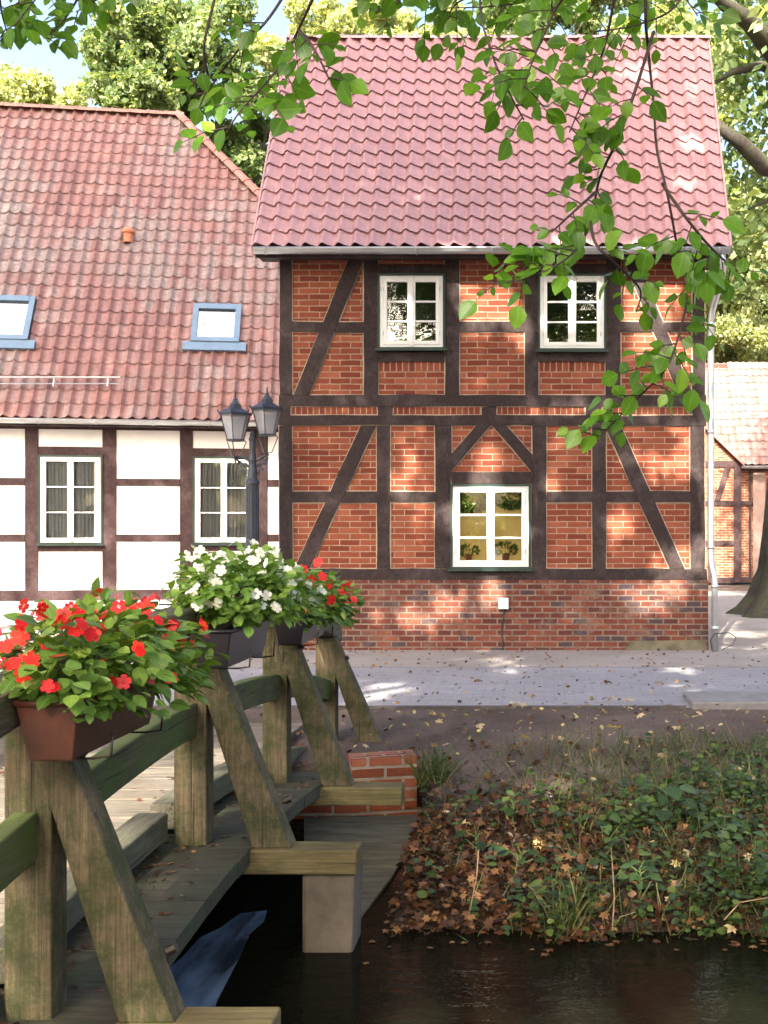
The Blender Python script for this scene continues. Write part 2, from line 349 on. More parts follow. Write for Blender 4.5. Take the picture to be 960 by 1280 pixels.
M['soil'] = simple('potting_soil', (.03, .02, .015), .95, .4, 30, bmp=.8)
M['wire'] = simple('bracket_wire', (.03, .02, .016), .4, .3, 8, metal=.3)
M['terracotta'] = simple('terracotta', (.45, .17, .08), .8, .1, 5)
M['bark'] = woodmat('bark', (.025, .02, .019), (.09, .075, .07), (.07, .10, .03), .5, grain=(7, 7, 2), rough=.9, cracks=False)
M['twig'] = simple('twig_bark', (.04, .022, .018), .7, .3, 40)
M['imp_leaf'] = leafmat('impatiens_leaf', (.06, .13, .022), (.14, .25, .045), (.25, .36, .07), .35, .38, vein=True)
M['imp_leaf2'] = leafmat('impatiens_leaf_light', (.08, .16, .03), (.17, .30, .055), (.28, .40, .10), .35, .38, vein=True)
M['red'] = leafmat('red_petal', (.52, .008, .012), (.68, .014, .02), (.78, .05, .03), .3, .5)
M['whitep'] = leafmat('white_petal', (.72, .76, .74), (.80, .82, .80), (.84, .84, .82), .25, .5)
M['beech'] = leafmat('beech_leaf', (.05, .13, .015), (.11, .25, .024), (.24, .40, .04), .58, .33, vein=True, spec=.5)
M['canopy'] = leafmat('canopy_leaf', (.03, .07, .012), (.06, .13, .02), (.12, .2, .03), .25, .5)
M['tree_a'] = leafmat('lime_tree_leaf', (.17, .21, .09), (.34, .39, .20), (.56, .58, .36), .5, .5)
M['tree_b'] = leafmat('oak_tree_leaf', (.07, .12, .05), (.18, .25, .11), (.36, .42, .22), .5, .5)
M['litter'] = leafmat('fallen_leaf', (.030, .015, .009), (.11, .044, .018), (.27, .15, .065), .12, .6, spec=.3)
M['litter_dark'] = leafmat('shade_painted_leaf', (.022, .012, .008), (.06, .028, .014), (.14, .065, .03), .08, .35, spec=.4)  # darker copy of the litter, bank shade put into the leaf colour
M['litter_pale'] = leafmat('pale_leaf', (.45, .33, .17), (.55, .42, .24), (.62, .52, .18), .12, .6, spec=.3)
M['weed'] = leafmat('weed_leaf', (.016, .036, .009), (.040, .080, .016), (.11, .16, .03), .3, .45)
M['nettle'] = leafmat('broad_weed_leaf', (.022, .046, .014), (.040, .078, .022), (.085, .13, .04), .25, .35, vein=True)
M['grass'] = leafmat('grass_blade', (.03, .055, .012), (.06, .10, .022), (.22, .20, .09), .3, .5)

m, nt, b = newmat('painted_sky_reflection'); f = noise(nt, coords(nt, (5, 1, 1)), 1.6, 3, .5, .3); nt.links.new(ramp(nt, f, .30, .62, (.015, .022, .035), (.13, .19, .29)), b.inputs['Base Color']); b.inputs['Roughness'].default_value = .25; M['slab'] = m  # blue streaks imitate sky reflected in the water
# ground / road / water
def shadez(nt, sx):  # darkens the low soil: shade of the bank put into its colour
    a = N(nt, 'ShaderNodeMapRange'); nt.links.new(sx.outputs['Z'], a.inputs[0]); a.inputs[1].default_value = -.30; a.inputs[2].default_value = -.08; a.inputs[3].default_value = .9; a.inputs[4].default_value = 0; return a.outputs[0]
def groundmat():
    m, nt, b = newmat('forest_soil'); p = coords(nt)
    a = noise(nt, p, .8, 6, .65); c = ramp(nt, a, .35, .65, (.085, .064, .056), (.16, .125, .11))
    f = noise(nt, p, 45, 6, .75); c = mixc(nt, 1, c, ramp(nt, f, .3, .7, (.55, .53, .53), (1.45, 1.4, 1.35)), 'MULTIPLY')
    v = N(nt, 'ShaderNodeTexVoronoi'); v.inputs['Scale'].default_value = 38; nt.links.new(p, v.inputs['Vector'])
    c = mixc(nt, ramp(nt, v.outputs['Distance'], .10, .2, (.5,)*3, (0, 0, 0)), c, (.30, .22, .16))
    g = noise(nt, p, 1.7, 4, .7); c = mixc(nt, ramp(nt, g, .56, .68, (0, 0, 0), (.45,)*3), c, (.07, .09, .035))
    sx = N(nt, 'ShaderNodeSeparateXYZ'); nt.links.new(p, sx.inputs[0]); c = mixc(nt, ramp(nt, sx.outputs['Z'], -.30, -.10, (.85,)*3, (0, 0, 0)) if False else shadez(nt, sx), c, (.030, .021, .014))
    nt.links.new(c, b.inputs['Base Color']); b.inputs['Roughness'].default_value = .95; b.inputs['Specular IOR Level'].default_value = .15
    bump(nt, f, b, .9, .02); return m
M['ground'] = groundmat()
def roadmat(name, base, pv=True):
    m, nt, b = newmat(name); p = coords(nt)
    a = noise(nt, p, .55, 6, .65); c = ramp(nt, a, .3, .7, tuple(x*.82 for x in base), tuple(x*1.12 for x in base))
    f = noise(nt, p, 70, 5, .8); c = mixc(nt, 1, c, ramp(nt, f, .3, .7, (.72, .72, .72), (1.25, 1.25, 1.25)), 'MULTIPLY')
    h = f
    if pv:
        br = N(nt, 'ShaderNodeTexBrick'); nt.links.new(p, br.inputs['Vector']); I = br.inputs; I['Scale'].default_value = 1; I['Brick Width'].default_value = .2; I['Row Height'].default_value = .1
        I['Mortar Size'].default_value = .004; I['Color1'].default_value = (.9, .9, .9, 1); I['Color2'].default_value = (1.1, 1.1, 1.1, 1); I['Mortar'].default_value = (.55, .52, .5, 1); I['Mortar Smooth'].default_value = .3
        c = mixc(nt, .7, c, mixc(nt, 1, c, br.outputs['Color'], 'MULTIPLY'))
    s = noise(nt, p, 3.5, 7, .75); c = mixc(nt, ramp(nt, s, .60, .72, (0, 0, 0), (.45,)*3), c, (.22, .17, .13))
    nt.links.new(c, b.inputs['Base Color']); b.inputs['Roughness'].default_value = .85; b.inputs['Specular IOR Level'].default_value = .3
    bump(nt, h, b, .5, .006); return m
M['road'] = roadmat('grey_paving', (.27, .26, .28)); M['path'] = roadmat('sandy_pavement', (.29, .26, .245), False)
M['kerb'] = simple('kerb_stone', (.19, .18, .18), .85, .2, 9)
m, nt, b = newmat('canal_water'); b.inputs['Base Color'].default_value = (.005, .005, .003, 1); b.inputs['Roughness'].default_value = .05; b.inputs['IOR'].default_value = 1.27; b.inputs['Specular IOR Level'].default_value = .11
bump(nt, noise(nt, coords(nt, (1, 2.2, 1)), 5.0, 4, .6), b, .16, .04); M['water'] = m

# ------------------------------------------------------------ ground, water, road
WZ = -.45
def interp(x, xs, ys): return float(np.interp(x, xs, ys))
BK = ([-60, 1.2, 2.0, 2.6, 3.2, 5.6, 5.9, 6.02, 6.1, 6.4, 7, 8, 9, 11, 200], [-.12, -.12, -.15, -.35, -1.2, -1.2, -.85, -.55, -.47, -.34, -.22, -.13, -.06, -.012, -.012])
def hn(x, y): return .5*math.sin(x*3.1+y*1.7)+.5*math.sin(x*1.3-y*4.1+1)+.35*math.sin(x*7.7+2*y)+.35*math.sin(y*8.3-3*x+2)
def ground_z(x, y):
    yy = y+(.07*math.sin(x*5.3+.6)+.045*math.sin(x*12.1)+.02*math.sin(x*29)) if 5.6 < y < 7.2 else y
    z = interp(yy, *BK)
    k = min(1, max(0, (-.76-x)/.13)) if y < 8.78 and x > -5.2 else 0
    if y < 8.78 and y > 5: 
        e = -1.0 if x < -1.1 else interp(y, [5.9, 6.1, 8.5], [-1.0, -.6, -.55])
        z = z*(1-k)+e*k
        if x > -.8 and y > 6: z -= 0
    if 6.2 < y < 11: z += .022*hn(x, y)*min(1, (y-6.2)/.8)*min(1, (11-y)/1.5)
    return z
def grid(name, xs, ys, zf, mat, **k):
    me = bpy.data.meshes.new(name); v = [(x, y, zf(x, y)) for y in ys for x in xs]; n = len(xs)
    f = [(j*n+i, j*n+i+1, (j+1)*n+i+1, (j+1)*n+i) for j in range(len(ys)-1) for i in range(n-1)]
    me.from_pydata(v, [], f); o = link(name, me, None, mat, True); tag(o, **k); return o
xs = sorted(set([-400, -150, -60, -30, -15, -10, -7, -5.25, -5.2, -5.0] + [round(-4.6+.3*i, 3) for i in range(11)] + [round(-1.6+.06*i, 3) for i in range(70)] + [3, 4, 6, 9, 14, 25, 60, 150, 400]))
ys = sorted(set([-400, -100, -30, -10, -4, 0, 1.2, 2, 2.6, 3.2, 4.4, 5.6] + [round(5.9+.06*i, 3) for i in range(54)] + [8.6, 8.66, 8.7, 8.76, 8.8, 9.12, 9.3, 9.6, 10, 10.5, 11, 12, 14, 20, 30, 60, 120, 400]))
grid('ground', xs, ys, ground_z, M['ground'], label='trodden brown soil and bank above the canal', kind='structure')
grid('water', [-60, -10, 0, 10, 60], [2.2, 4, 6, 8, 8.59], lambda x, y: WZ, M['water'], label='dark still canal water', kind='structure')
b_ = MB(); b_.box(-40, 26, 11.03, 14.2, -.06, .006); b_.build('road', M['road']).__setitem__('kind', 'structure')
b_ = MB(); b_.box(-40, 26, 14.32, 21.2, -.06, .010); b_.build('pavement', M['path']).__setitem__('kind', 'structure')
b_ = MB(); b_.box(-40, 26, 14.2, 14.32, -.06, .004); b_.build('gutter_strip', M['kerb']).__setitem__('kind', 'structure')
b_ = MB(); b_.box(-40, 1.3, 10.97, 11.028, -.1, .014); b_.build('road_edge', simple('worn_steel_edge', (.07, .06, .06), .8, .4, 9)).__setitem__('kind', 'structure')
b_ = MB(); b_.box(1.35, 3.0, 10.96, 11.7, -.05, .055); b_.build('kerb_slab', M['kerb'], bevel=.015).__setitem__('kind', 'structure')
b_ = MB(); b_.box(-60, 60, 21.2, 33, -.06, -.004); b_.build('yard', M['path']).__setitem__('kind', 'structure')

# ------------------------------------------------------------ windows
def window(par, x0, x1, z0, z1, y, casing=.03, interior='dark', sill=True, glass='glass'):
    """two sashes of three panes; frame proud of y"""
    fr = MB(); T = .045
    def ring(a0, a1, c0, c1, t, ya, yb, mb):
        mb.box(a0, a0+t, ya, yb, c0, c1); mb.box(a1-t, a1, ya, yb, c0, c1)
        mb.box(a0+t, a1-t, ya, yb, c0, c0+t); mb.box(a0+t, a1-t, ya, yb, c1-t, c1)
    ring(x0, x1, z0, z1, T, y-.035, y+.06, fr)
    xm = (x0+x1)/2
    fo = fr.build('window', M['white'], par, bevel=.004)
    for a, c in ((x0+T+.002, xm-.002), (xm+.002, x1-T-.002)):
        s_ = MB(); ring(a, c, z0+T+.002, z1-T-.002, .05, y-.043, y+.03, s_)
        hz = (z1-z0-2*T-.1)/3
        for k in (1, 2): s_.box(a+.05, c-.05, y-.03, y+.01, z0+T+.05+hz*k-.012, z0+T+.05+hz*k+.012)
        s_.build('sash', M['white'], fo, bevel=.003)
    mo = MB(); mo.box(xm-.022, xm+.022, y-.06, y-.044, z0+.02, z1-.02)
    mo.build('mullion', M['white'], fo)
    g = MB(); g.box(x0+T+.01, x1-T-.01, y-.008, y-.004, z0+T+.01, z1-T-.01)
    g.build('pane', M[glass], fo)
    cs = MB(); ring(x0-casing, x1+casing, z0-casing*.6, z1+casing*.5, casing*1.0, y-.05, y-.012, cs); cs.build('casing', M['green'], fo)
    if sill:
        q = MB(); q.box(x0-.06, x1+.06, y-.11, y-.055, z0-.045, z0-.012); q.build('sill', M['green'], fo)
    for zz in (z0+(z1-z0)*.2, z1-(z1-z0)*.2):
        for xx in (x0+T, x1-T): hg = MB(); hg.tube([(xx, y-.05, zz-.03), (xx, y-.05, zz+.03)], .008, 6); hg.build('hinge', M['zinc'], fo)
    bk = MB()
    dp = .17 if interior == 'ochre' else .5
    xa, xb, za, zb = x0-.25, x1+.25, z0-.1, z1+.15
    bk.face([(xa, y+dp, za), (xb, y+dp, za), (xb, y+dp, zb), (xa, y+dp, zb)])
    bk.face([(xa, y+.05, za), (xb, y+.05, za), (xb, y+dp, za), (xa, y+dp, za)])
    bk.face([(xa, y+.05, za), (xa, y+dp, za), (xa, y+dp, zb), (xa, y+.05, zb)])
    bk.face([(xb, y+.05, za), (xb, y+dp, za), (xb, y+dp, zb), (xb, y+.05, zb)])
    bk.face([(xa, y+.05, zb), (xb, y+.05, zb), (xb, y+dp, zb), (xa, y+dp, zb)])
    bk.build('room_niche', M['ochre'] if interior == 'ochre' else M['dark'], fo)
    if interior == 'curtain':
        for a, c in ((x0+.03, xm-.03), (xm+.03, x1-.03)):
            cu = MB(); n = 40
            for i in range(n):
                u0 = a+(c-a)*i/n; u1 = a+(c-a)*(i+1)/n; f0 = y+.06+.018*math.sin(i*1.1)+.01*math.sin(i*2.7); f1 = y+.06+.018*math.sin((i+1)*1.1)+.01*math.sin((i+1)*2.7)
                cu.face([(u0, f0, z0+.03), (u1, f1, z0+.03), (u1, f1, z1-.02), (u0, f0, z1-.02)])
            cu.build('curtain', M['curtain'], fo, smooth=True)
    return fo

# ------------------------------------------------------------ tiled roof
def tiled(name, par, O, ux, up, nrm, ncol, nrow, cw, rh, amp, mat, style='s', keep=None, res=10, step=.032, jt=.002):
    O, ux, up, nrm = map(Vector, (O, ux, up, nrm)); mb_v = []; mb_f = []; uvs = []
    def h(u):
        t = u % 1
        if style == 's': return amp*(.5+.5*math.cos(2*math.pi*(t-.3)))+amp*.15*math.cos(4*math.pi*(t-.2))
        return amp*math.exp(-((t-.5)/.16)**2)-.006*math.cos(2*math.pi*t)
    for r in range(nrow):
        base = len(mb_v); n = ncol*res+1
        jit = [random.gauss(0, jt) for _ in range(ncol+1)]
        for lvl, (v_, dh) in enumerate(((r*rh+.035, -.010), (r*rh-.012, step), ((r+.5)*rh, step*.55), ((r+1)*rh+.01, .002))):
            for i in range(n):
                u = i/res; j = jit[min(int(u), ncol)] if lvl in (0, 1) else 0
                p = O+ux*(u*cw)+up*(v_+j*2)+nrm*(h(u)*(1 if lvl else .9)+dh+j); mb_v.append(tuple(p))
        for lvl in range(3):
            for i in range(n-1):
                u = (i+.5)/res
                if keep and not keep(u*cw, (r+.5)*rh): continue
                a = base+lvl*n+i; mb_f.append((a, a+1, a+n+1, a+n))
                vv = r+.2+.2*lvl; ui = i//res+(i % res)/res*.9+.02; uvs += [(ui, vv), (ui+.05, vv), (ui+.05, vv+.1), (ui, vv+.1)]
    me = bpy.data.meshes.new(name); me.from_pydata(mb_v, [], mb_f); ul = me.uv_layers.new(name='UVMap'); ul.data.foreach_set('uv', [c for p in uvs for c in p])
    o = link(name, me, par, mat, True)
    try: me.set_sharp_from_angle(angle=R(40))
    except Exception: pass
    return o
def ridge_tiles(name, par, a, b, L, r, mat, flat=1.0):
    a, b = Vector(a), Vector(b); d = (b-a); n = max(1, int(d.length/L)); d.normalize(); s_ = d.cross(Vector((0, 0, 1))).normalized(); u = s_.cross(d)
    mb = MB(); K = 8; Ls = (b-a).length/n
    for i in range(n):
        rings = []
        for t, rr in ((0, r*1.08), (.12, r*1.08), (.13, r*.98), (1.08, r*.93)):
            c = a+d*(i+t)*Ls; rings.append([c+(s_*math.cos(math.pi*k/K)*rr+u*(math.sin(math.pi*k/K)*rr*flat)) for k in range(K+1)])
        for q in range(3):
            for k in range(K): mb.face([rings[q][k], rings[q][k+1], rings[q+1][k+1], rings[q+1][k]], [(i, 0)]*4)
        for k in range(K): mb.face([rings[0][k], rings[0][k+1], a+d*i*Ls], [(i, 0)]*3)
    return mb.build(name, mat, par, smooth=False)

# ------------------------------------------------------------ brick house
YF = 16.3; SC = F/YF
def fx(px): return (px-CX)/SC
def fz(py): return EYE-(py-HY)/SC
bh = empty('brick_house', (0, YF, 0), 'tall red brick half-timbered house with steep pink tiled roof and three white windows', 'house')
wall = MB()
def panel(mb, px0, px1, py0, py1, y=YF, vert=False):
    x0, x1, z0, z1 = fx(px0), fx(px1), fz(py1), fz(py0); a, c = random.uniform(0, 3), random.randint(0, 9)*.0815*2+.003
    mb.face([(x0, y, z0), (x1, y, z0), (x1, y, z1), (x0, y, z1)], [(a, c), (a+x1-x0, c), (a+x1-x0, c+z1-z0), (a, c+z1-z0)])
for p in ((365, 455, 322, 494), (473, 556, 322, 343), (473, 556, 464, 494), (574, 656, 322, 494), (673, 757, 322, 343), (673, 757, 464, 494), (775, 866, 322, 494),
          (365, 471, 532, 711), (488, 544, 532, 711), (564, 665, 532, 604), (683, 740, 532, 711), (757, 863, 532, 711)): panel(wall, *p)
wall.build('brick_infill', M['brick'], bh)
hd = MB()
for a, c in ((363, 473), (491, 602), (621, 733), (752, 865)):
    x0, x1, z0, z1 = fx(a), fx(c), fz(519), fz(508.5)
    hd.face([(x0, YF, z0), (x1, YF, z0), (x1, YF, z1), (x0, YF, z1)], [(0, .015), (x1-x0, .015), (x1-x0, .128), (0, .128)])
hd.build('header_course', M['brick_header'], bh)
for a, c in ((473, 556), (673, 757)):
    sd = MB()
    x0, x1, z0, z1 = fx(a), fx(c), fz(464), fz(452)
    sd.face([(x0, YF, z0), (x1, YF, z0), (x1, YF, z1), (x0, YF, z1)], [(0, .03), (x1-x0, .03), (x1-x0, .03+z1-z0), (0, .03+z1-z0)]); sd.build('soldier_course', M['brick_soldier'], bh)

# timbers: polygons in photo pixels
TB = []
def rect(n, a, c, t, b2): TB.append((n, [(a, b2), (c, b2), (c, t), (a, t)]))
# horizontals
rect('beam', 349, 882, 313, 324); rect('beam', 349, 882, 494, 508); rect('beam', 349, 882, 519.5, 532); rect('sole_plate', 349, 884, 711, 725)
for a, c in ((365, 455), (574, 656), (775, 866)): rect('rail', a, c, 402.5, 415)
for a, c in ((473, 556), (673, 757)): rect('lintel', a, c, 331, 343); rect('sill_beam', a, c, 440, 452.5)
for a, c in ((365, 471), (488, 544), (683, 740), (757, 863)): rect('rail', a, c, 614.5, 627.5)
rect('lintel', 564, 665, 590, 604)
# uprights
for a, c in ((350, 365), (455, 473), (556, 574), (656, 673), (757, 775.5), (866, 881)): rect('post', a, c, 324, 494)
for a, c in ((350, 365), (471, 488), (544, 564), (665, 683), (740, 757), (863, 880)): rect('post', a, c, 532, 711)
for a, c in ((349, 363), (473, 491), (602, 621), (733, 752), (865, 882)): rect('joist_end', a, c, 508, 519.5)
TB += [('brace', [(368, 494), (387, 494), (455, 324), (437, 324)]), ('brace', [(848, 494), (866, 494), (797, 324), (779, 324)]),
       ('brace', [(368, 711), (386.5, 711), (471, 532), (451, 532)]), ('brace', [(836, 711), (856, 711), (775, 532), (756, 532)]),
       ('brace', [(564, 568), (595.5, 532), (614, 532), (564, 590)]), ('brace', [(665, 568), (633, 532), (615, 532), (665, 590)])]
st = MB()
for i, (n, poly) in enumerate(TB):
    br = n == 'brace'; pr = .022+(.0 if n in ('post', 'joist_end') else .003 if n in ('rail', 'lintel', 'sill_beam') else .006 if not br else .010)
    pts = [(fx(a)+random.gauss(0, .004), fz(c)+random.gauss(0, .004)) for a, c in poly]
    # waney edges: subdivide the outline and wobble it
    out = []
    for k in range(len(pts)):
        a, c = Vector(pts[k]), Vector(pts[(k+1) % len(pts)]); L = (c-a).length; out.append(tuple(a)); nseg = int(L/.35)
        if L > .5:
            nn = Vector((-(c-a).y, (c-a).x)).normalized()
            for q in range(1, nseg): out.append(tuple(a+(c-a)*q/nseg+nn*random.gauss(0, .005)))
    mb = MB(); mb.prism(out, YF-pr, YF+.12); mb.build(n, M['timber'] if n not in ('brace',) else M['timber'], bh)
    cx_ = sum(p[0] for p in pts)/4; cz_ = sum(p[1] for p in pts)/4
    e = .013; f_ = []
    for k in range(4):
        p = Vector(pts[k]); a = (Vector(pts[k])-Vector(pts[k-1])).normalized(); c = (Vector(pts[(k+1) % 4])-Vector(pts[k])).normalized()
        f_.append(p+(a-c)*e)
    if n != 'beam' and n != 'sole_plate' or True:
        y = YF-.004-.0003*i
        q = [(v.x, y, v.y) for v in f_]
        if n == 'lintel' or n == 'sill_beam' : continue
        if n == 'post' and i: pass
        st.face(q)
# fillets sit only over brick: keep those of braces, rails and posts
st.build('mortar_fillet', M['mortar'], bh)
pl = MB(); x0, x1 = fx(349), fx(885)
pl.face([(x0, YF-.03, -.1), (x1, YF-.03, -.1), (x1, YF-.03, fz(725)), (x0, YF-.03, fz(725))], [(0, 0), (x1-x0, 0), (x1-x0, fz(725)+.1), (0, fz(725)+.1)])
pl.face([(x1, YF-.03, -.1), (x1, YF+3.7, -.1), (x1, YF+3.7, fz(725)), (x1, YF-.03, fz(725))], [(0, 0), (3.7, 0), (3.7, 1), (0, 1)])
pl.face([(x0, YF-.03, fz(725)), (x1, YF-.03, fz(725)), (x1, YF+.1, fz(725)), (x0, YF+.1, fz(725))], [(0, 0), (3.7, 0), (3.7, .02), (0, .02)])
pl.face([(x0, YF+3.7, -.1), (x0, YF-.03, -.1), (x0, YF-.03, fz(725)), (x0, YF+3.7, fz(725))], [(0, 0), (3.7, 0), (3.7, 1), (0, 1)])
pl.build('plinth', M['plinth'], bh)
re = MB(); re.hexa([(fx(782), YF-.05, -.05), (fx(884.5), YF-.05, -.05), (fx(884.5), YF-.02, -.05), (fx(782), YF-.02, -.05), (fx(786), YF-.045, .13), (fx(882), YF-.045, .15), (fx(882), YF-.02, .15), (fx(786), YF-.02, .13)])
re.build('plinth_render', M['concrete_moss'], bh)
sw = MB(); zr = 9.05; ze = 5.36
for x in (fx(351), fx(881)):
    q = [(x, YF+.1, fz(725)), (x, YF+3.6, fz(725)), (x, YF+3.6, ze), (x, 18.15, zr-.1), (x, YF+.1, ze)]
    sw.face(q, [(p[1], p[2]) for p in q])
q = [(fx(351), YF+3.6, 0), (fx(881), YF+3.6, 0), (fx(881), YF+3.6, ze), (fx(351), YF+3.6, ze)]; sw.face(q, [(p[0], p[2]) for p in q])
sw.build('side_wall', M['brick'], bh)
# roof
XL, XR = -3.86, 2.467; E = Vector((XL, 15.93, 5.39)); Rg = Vector((XL, 18.15, 9.06)); up = (Rg-E); LS = up.length; up.normalize(); nr = Vector((0, -up.z, up.y))
tiled('roof', bh, E, (1, 0, 0), up, nr, 29, 17, (XR-XL)/29, LS/17, .068, M['tile_new'], 's', res=12, step=.030, jt=.0006)
b_ = MB(); b_.face([E-nr*.03, E-nr*.03+Vector((XR-XL, 0, 0)), Rg-nr*.03+Vector((XR-XL, 0, 0)), Rg-nr*.03])
bk = Vector((XL, 18.15+2.22, 5.39)); b_.face([Rg, Rg+Vector((XR-XL, 0, 0)), bk+Vector((XR-XL, 0, 0)), bk]); b_.build('roof_back', M['ridge'], bh)
ridge_tiles('ridge', bh, Rg+Vector((-.02, 0, -.01)), Rg+Vector((XR-XL+.02, 0, -.01)), .38, .10, M['tile_new'], .75)
for xx in (XL-.03, XR+.003):
    b_ = MB()
    b_.hexa([Vector((xx, 0, 0))+Vector((0, E.y, E.z))-nr*.13, Vector((xx+.025, E.y, E.z))-nr*.13, Vector((xx+.025, E.y, E.z))+nr*.035, Vector((xx, E.y, E.z))+nr*.035,
             Vector((xx, Rg.y, Rg.z))-nr*.13, Vector((xx+.025, Rg.y, Rg.z))-nr*.13, Vector((xx+.025, Rg.y, Rg.z))+nr*.035, Vector((xx, Rg.y, Rg.z))+nr*.035])
    b_.build('bargeboard', M['tile_new'], bh)
b_ = MB(); b_.box(XL+.02, XR-.02, 15.97, YF+.1, 5.30, 5.33); b_.box(XL+.02, XR-.02, 15.965, 15.985, 5.26, 5.40); b_.build('soffit', M['timber'], bh)
def gutter(par, x0, x1, y, z, r=.07):
    g = MB(); K = 10
    for i in range(K):
        a0 = math.pi+math.pi*i/K; a1 = math.pi+math.pi*(i+1)/K
        for rr, fl in ((r, 0), (r-.006, 1)):
            q = [(x0, y+rr*math.cos(a0), z+rr*math.sin(a0)), (x1, y+rr*math.cos(a0), z+rr*math.sin(a0)), (x1, y+rr*math.cos(a1), z+rr*math.sin(a1)), (x0, y+rr*math.cos(a1), z+rr*math.sin(a1))]
            g.face(q if fl == 0 else q[::-1])
    g.tube([(x0, y-r, z), (x1, y-r, z)], .011, 8)
    for xx in (x0, x1): g.face([(xx, y+r*math.cos(math.pi+math.pi*i/K), z+r*math.sin(math.pi+math.pi*i/K)) for i in range(K+1)])
    n = int((x1-x0)/.95)
    for i in range(n+1):
        xx = x0+.15+(x1-x0-.3)*i/n; g.tube([(xx, y+(r+.004)*math.cos(math.pi+math.pi*k/8), z+(r+.004)*math.sin(math.pi+math.pi*k/8)) for k in range(9)], .009, 6)
    return g.build('gutter', M['zinc'], par, smooth=True)
gutter(bh, XL+.02, XR+.0, 15.90, 5.365, .072)
d = MB()
gx = P(903, 318, 15.9); pts = [gx, gx+Vector((0, .0, -.12)), P(903, 345, 15.98), P(891, 385, 16.14), P(888.5, 400, 16.17), P(888.5, 690, 16.17), P(889.5, 706, 16.12), P(893, 722, 16.08), P(893.5, 735, 16.08), P(893.5, 817, 16.08)]
d.tube(pts, .045, 12)
for py in (405, 540, 684, 733, 785): c = P(888.5 if py < 690 else 893.5, py, 16.17 if py < 690 else 16.08); d.tube([c-Vector((0, 0, .022)), c+Vector((0, 0, .022))], .053, 12)
d.build('downpipe', M['zinc'], bh, smooth=True)
# windows of the brick house
window(bh, fx(475), fx(554), fz(435.5), fz(344), YF, interior='dark')
window(bh, fx(675), fx(755), fz(437), fz(344), YF, interior='dark')
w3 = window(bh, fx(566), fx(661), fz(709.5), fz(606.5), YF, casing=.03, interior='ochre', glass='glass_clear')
def pot_plant(par, c, s, drop=False, yy=.35):
    if not drop:
        p = MB(); p.lathe([(0, 0), (s*.5, 0), (s*.68, s*.9), (s*.75, s*.9), (s*.75, s*1.05), (s*.6, s*1.05)], c, 14); p.build('flower_pot', M['terracotta'], par, smooth=False)
    n = 110 if not drop else 260; u = unit(n); pos = u*np.array([s*1.5, s*.45, s*.8])+np.array([c[0], c[1], c[2]+(s*1.7 if not drop else 0)])
    dr = u+np.array([0, 0, -.4 if drop else .3]); scatter('houseplant', *LEAFLO, pos, basis(dr, unit(n)), s*(.7 if not drop else .9), M['imp_leaf2'], par)
for px, s in ((586, .075), (632, .085)): pot_plant(w3, tuple(P(px, 700, YF+.09)), s)
pot_plant(w3, tuple(P(588, 628, YF+.10)), .11, True); pot_plant(w3, tuple(P(640, 622, YF+.10)), .11, True)
# socket and cable
b_ = MB(); b_.box(fx(623.5), fx(636), YF-.10, YF-.032, fz(761), fz(747)); b_.build('socket_box', M['white'], bh, bevel=.01)
b_ = MB(); b_.tube([P(630, 760, YF-.06), P(630, 768, YF-.045), P(627.5, 776, YF-.045), P(627, 795, YF-.045), P(629, 803, YF-.045), P(627.5, 814, YF-.045)], .009, 6); b_.build('cable', M['black'], bh)
b_ = MB(); b_.tube([P(890, 812, 16.0), P(888, 800, 16.0), P(893, 792, 16.0), P(912, 791, 16.0), P(920, 797, 16.0), P(916, 806, 16.0), P(902, 812, 16.0)], .007, 6); b_.build('cable', M['black'], bh)
b_ = MB(); b_.lathe([(.04, 0), (.05, .03), (.05, .10), (.025, .13), (.015, .2)], P(872, 352, YF-.1), 10); b_.build('wall_insulator', M['zinc'], bh)

# ------------------------------------------------------------ white house
YW = 21.4; SW = F/YW
def wx(px): return (px-CX)/SW
def wz(py): return EYE-(py-HY)/SW
WPIV = Vector((-7.2, YW, 0)); WROT = R(9)
wh = empty('white_house', tuple(WPIV), 'long low white plastered half-timbered house with old red tiled roof and skylights', 'house')
WXL, WXR = -20.0, -1.65
b_ = MB()
P0 = 185/SW
def wpanel(x0, x1, z0, z1): b_.face([(x0, YW, z0), (x1, YW, z0), (x1, YW, z1), (x0, YW, z1)])
wins = []
posts = [223+92.2*k for k in range(-11, 3)]
zt, zb = wz(531), wz(750)
for k, p in enumerate(posts[:-1]):
    q = posts[k+1]; iswin = (k % 2) == 0 if True else 0
    x0, x1 = wx(p+16), wx(q)
    # bay starting at the post at 223 holds a window
    idx = k-11
    if idx % 2 == 0:
        wpanel(x0, x1, wz(560), zt); wpanel(x0, x1, zb, wz(688))
        wins.append((wx((p+16+q)/2-35.6), wx((p+16+q)/2+35.6)))
    else: wpanel(x0, x1, zb, zt)
wpanel(wx(posts[-1]+16), WXR, zb, zt)
b_.build('plaster_infill', M['plaster'], wh)
def wt(n, a, c, t, b2, pr=.02, raw=False):
    mb = MB(); x0, x1 = (a, c) if raw else (wx(a), wx(c)); mb.box(x0, x1, YW-pr, YW+.12, wz(b2), wz(t)); mb.build(n, M['timber2'], wh)
wt('wall_plate', WXL, WXR, 526, 538, .026, True); wt('sole_plate', WXL, WXR, 737, 750, .026, True)
for k, p in enumerate(posts):
    wt('post', p+random.uniform(-.8, .8), p+15.5+random.uniform(-.8, .8), 538, 737, .022)
    if k == len(posts)-1: continue
    q = posts[k+1]
    if (k-11) % 2 == 0: wt('lintel', p+16, q, 559.5, 569.5, .018); wt('sill_beam', p+16, q, 681, 689, .018)
    else: wt('rail', p+16, q, 598.5, 607.5, .018); wt('rail', p+16, q, 668, 677, .018)
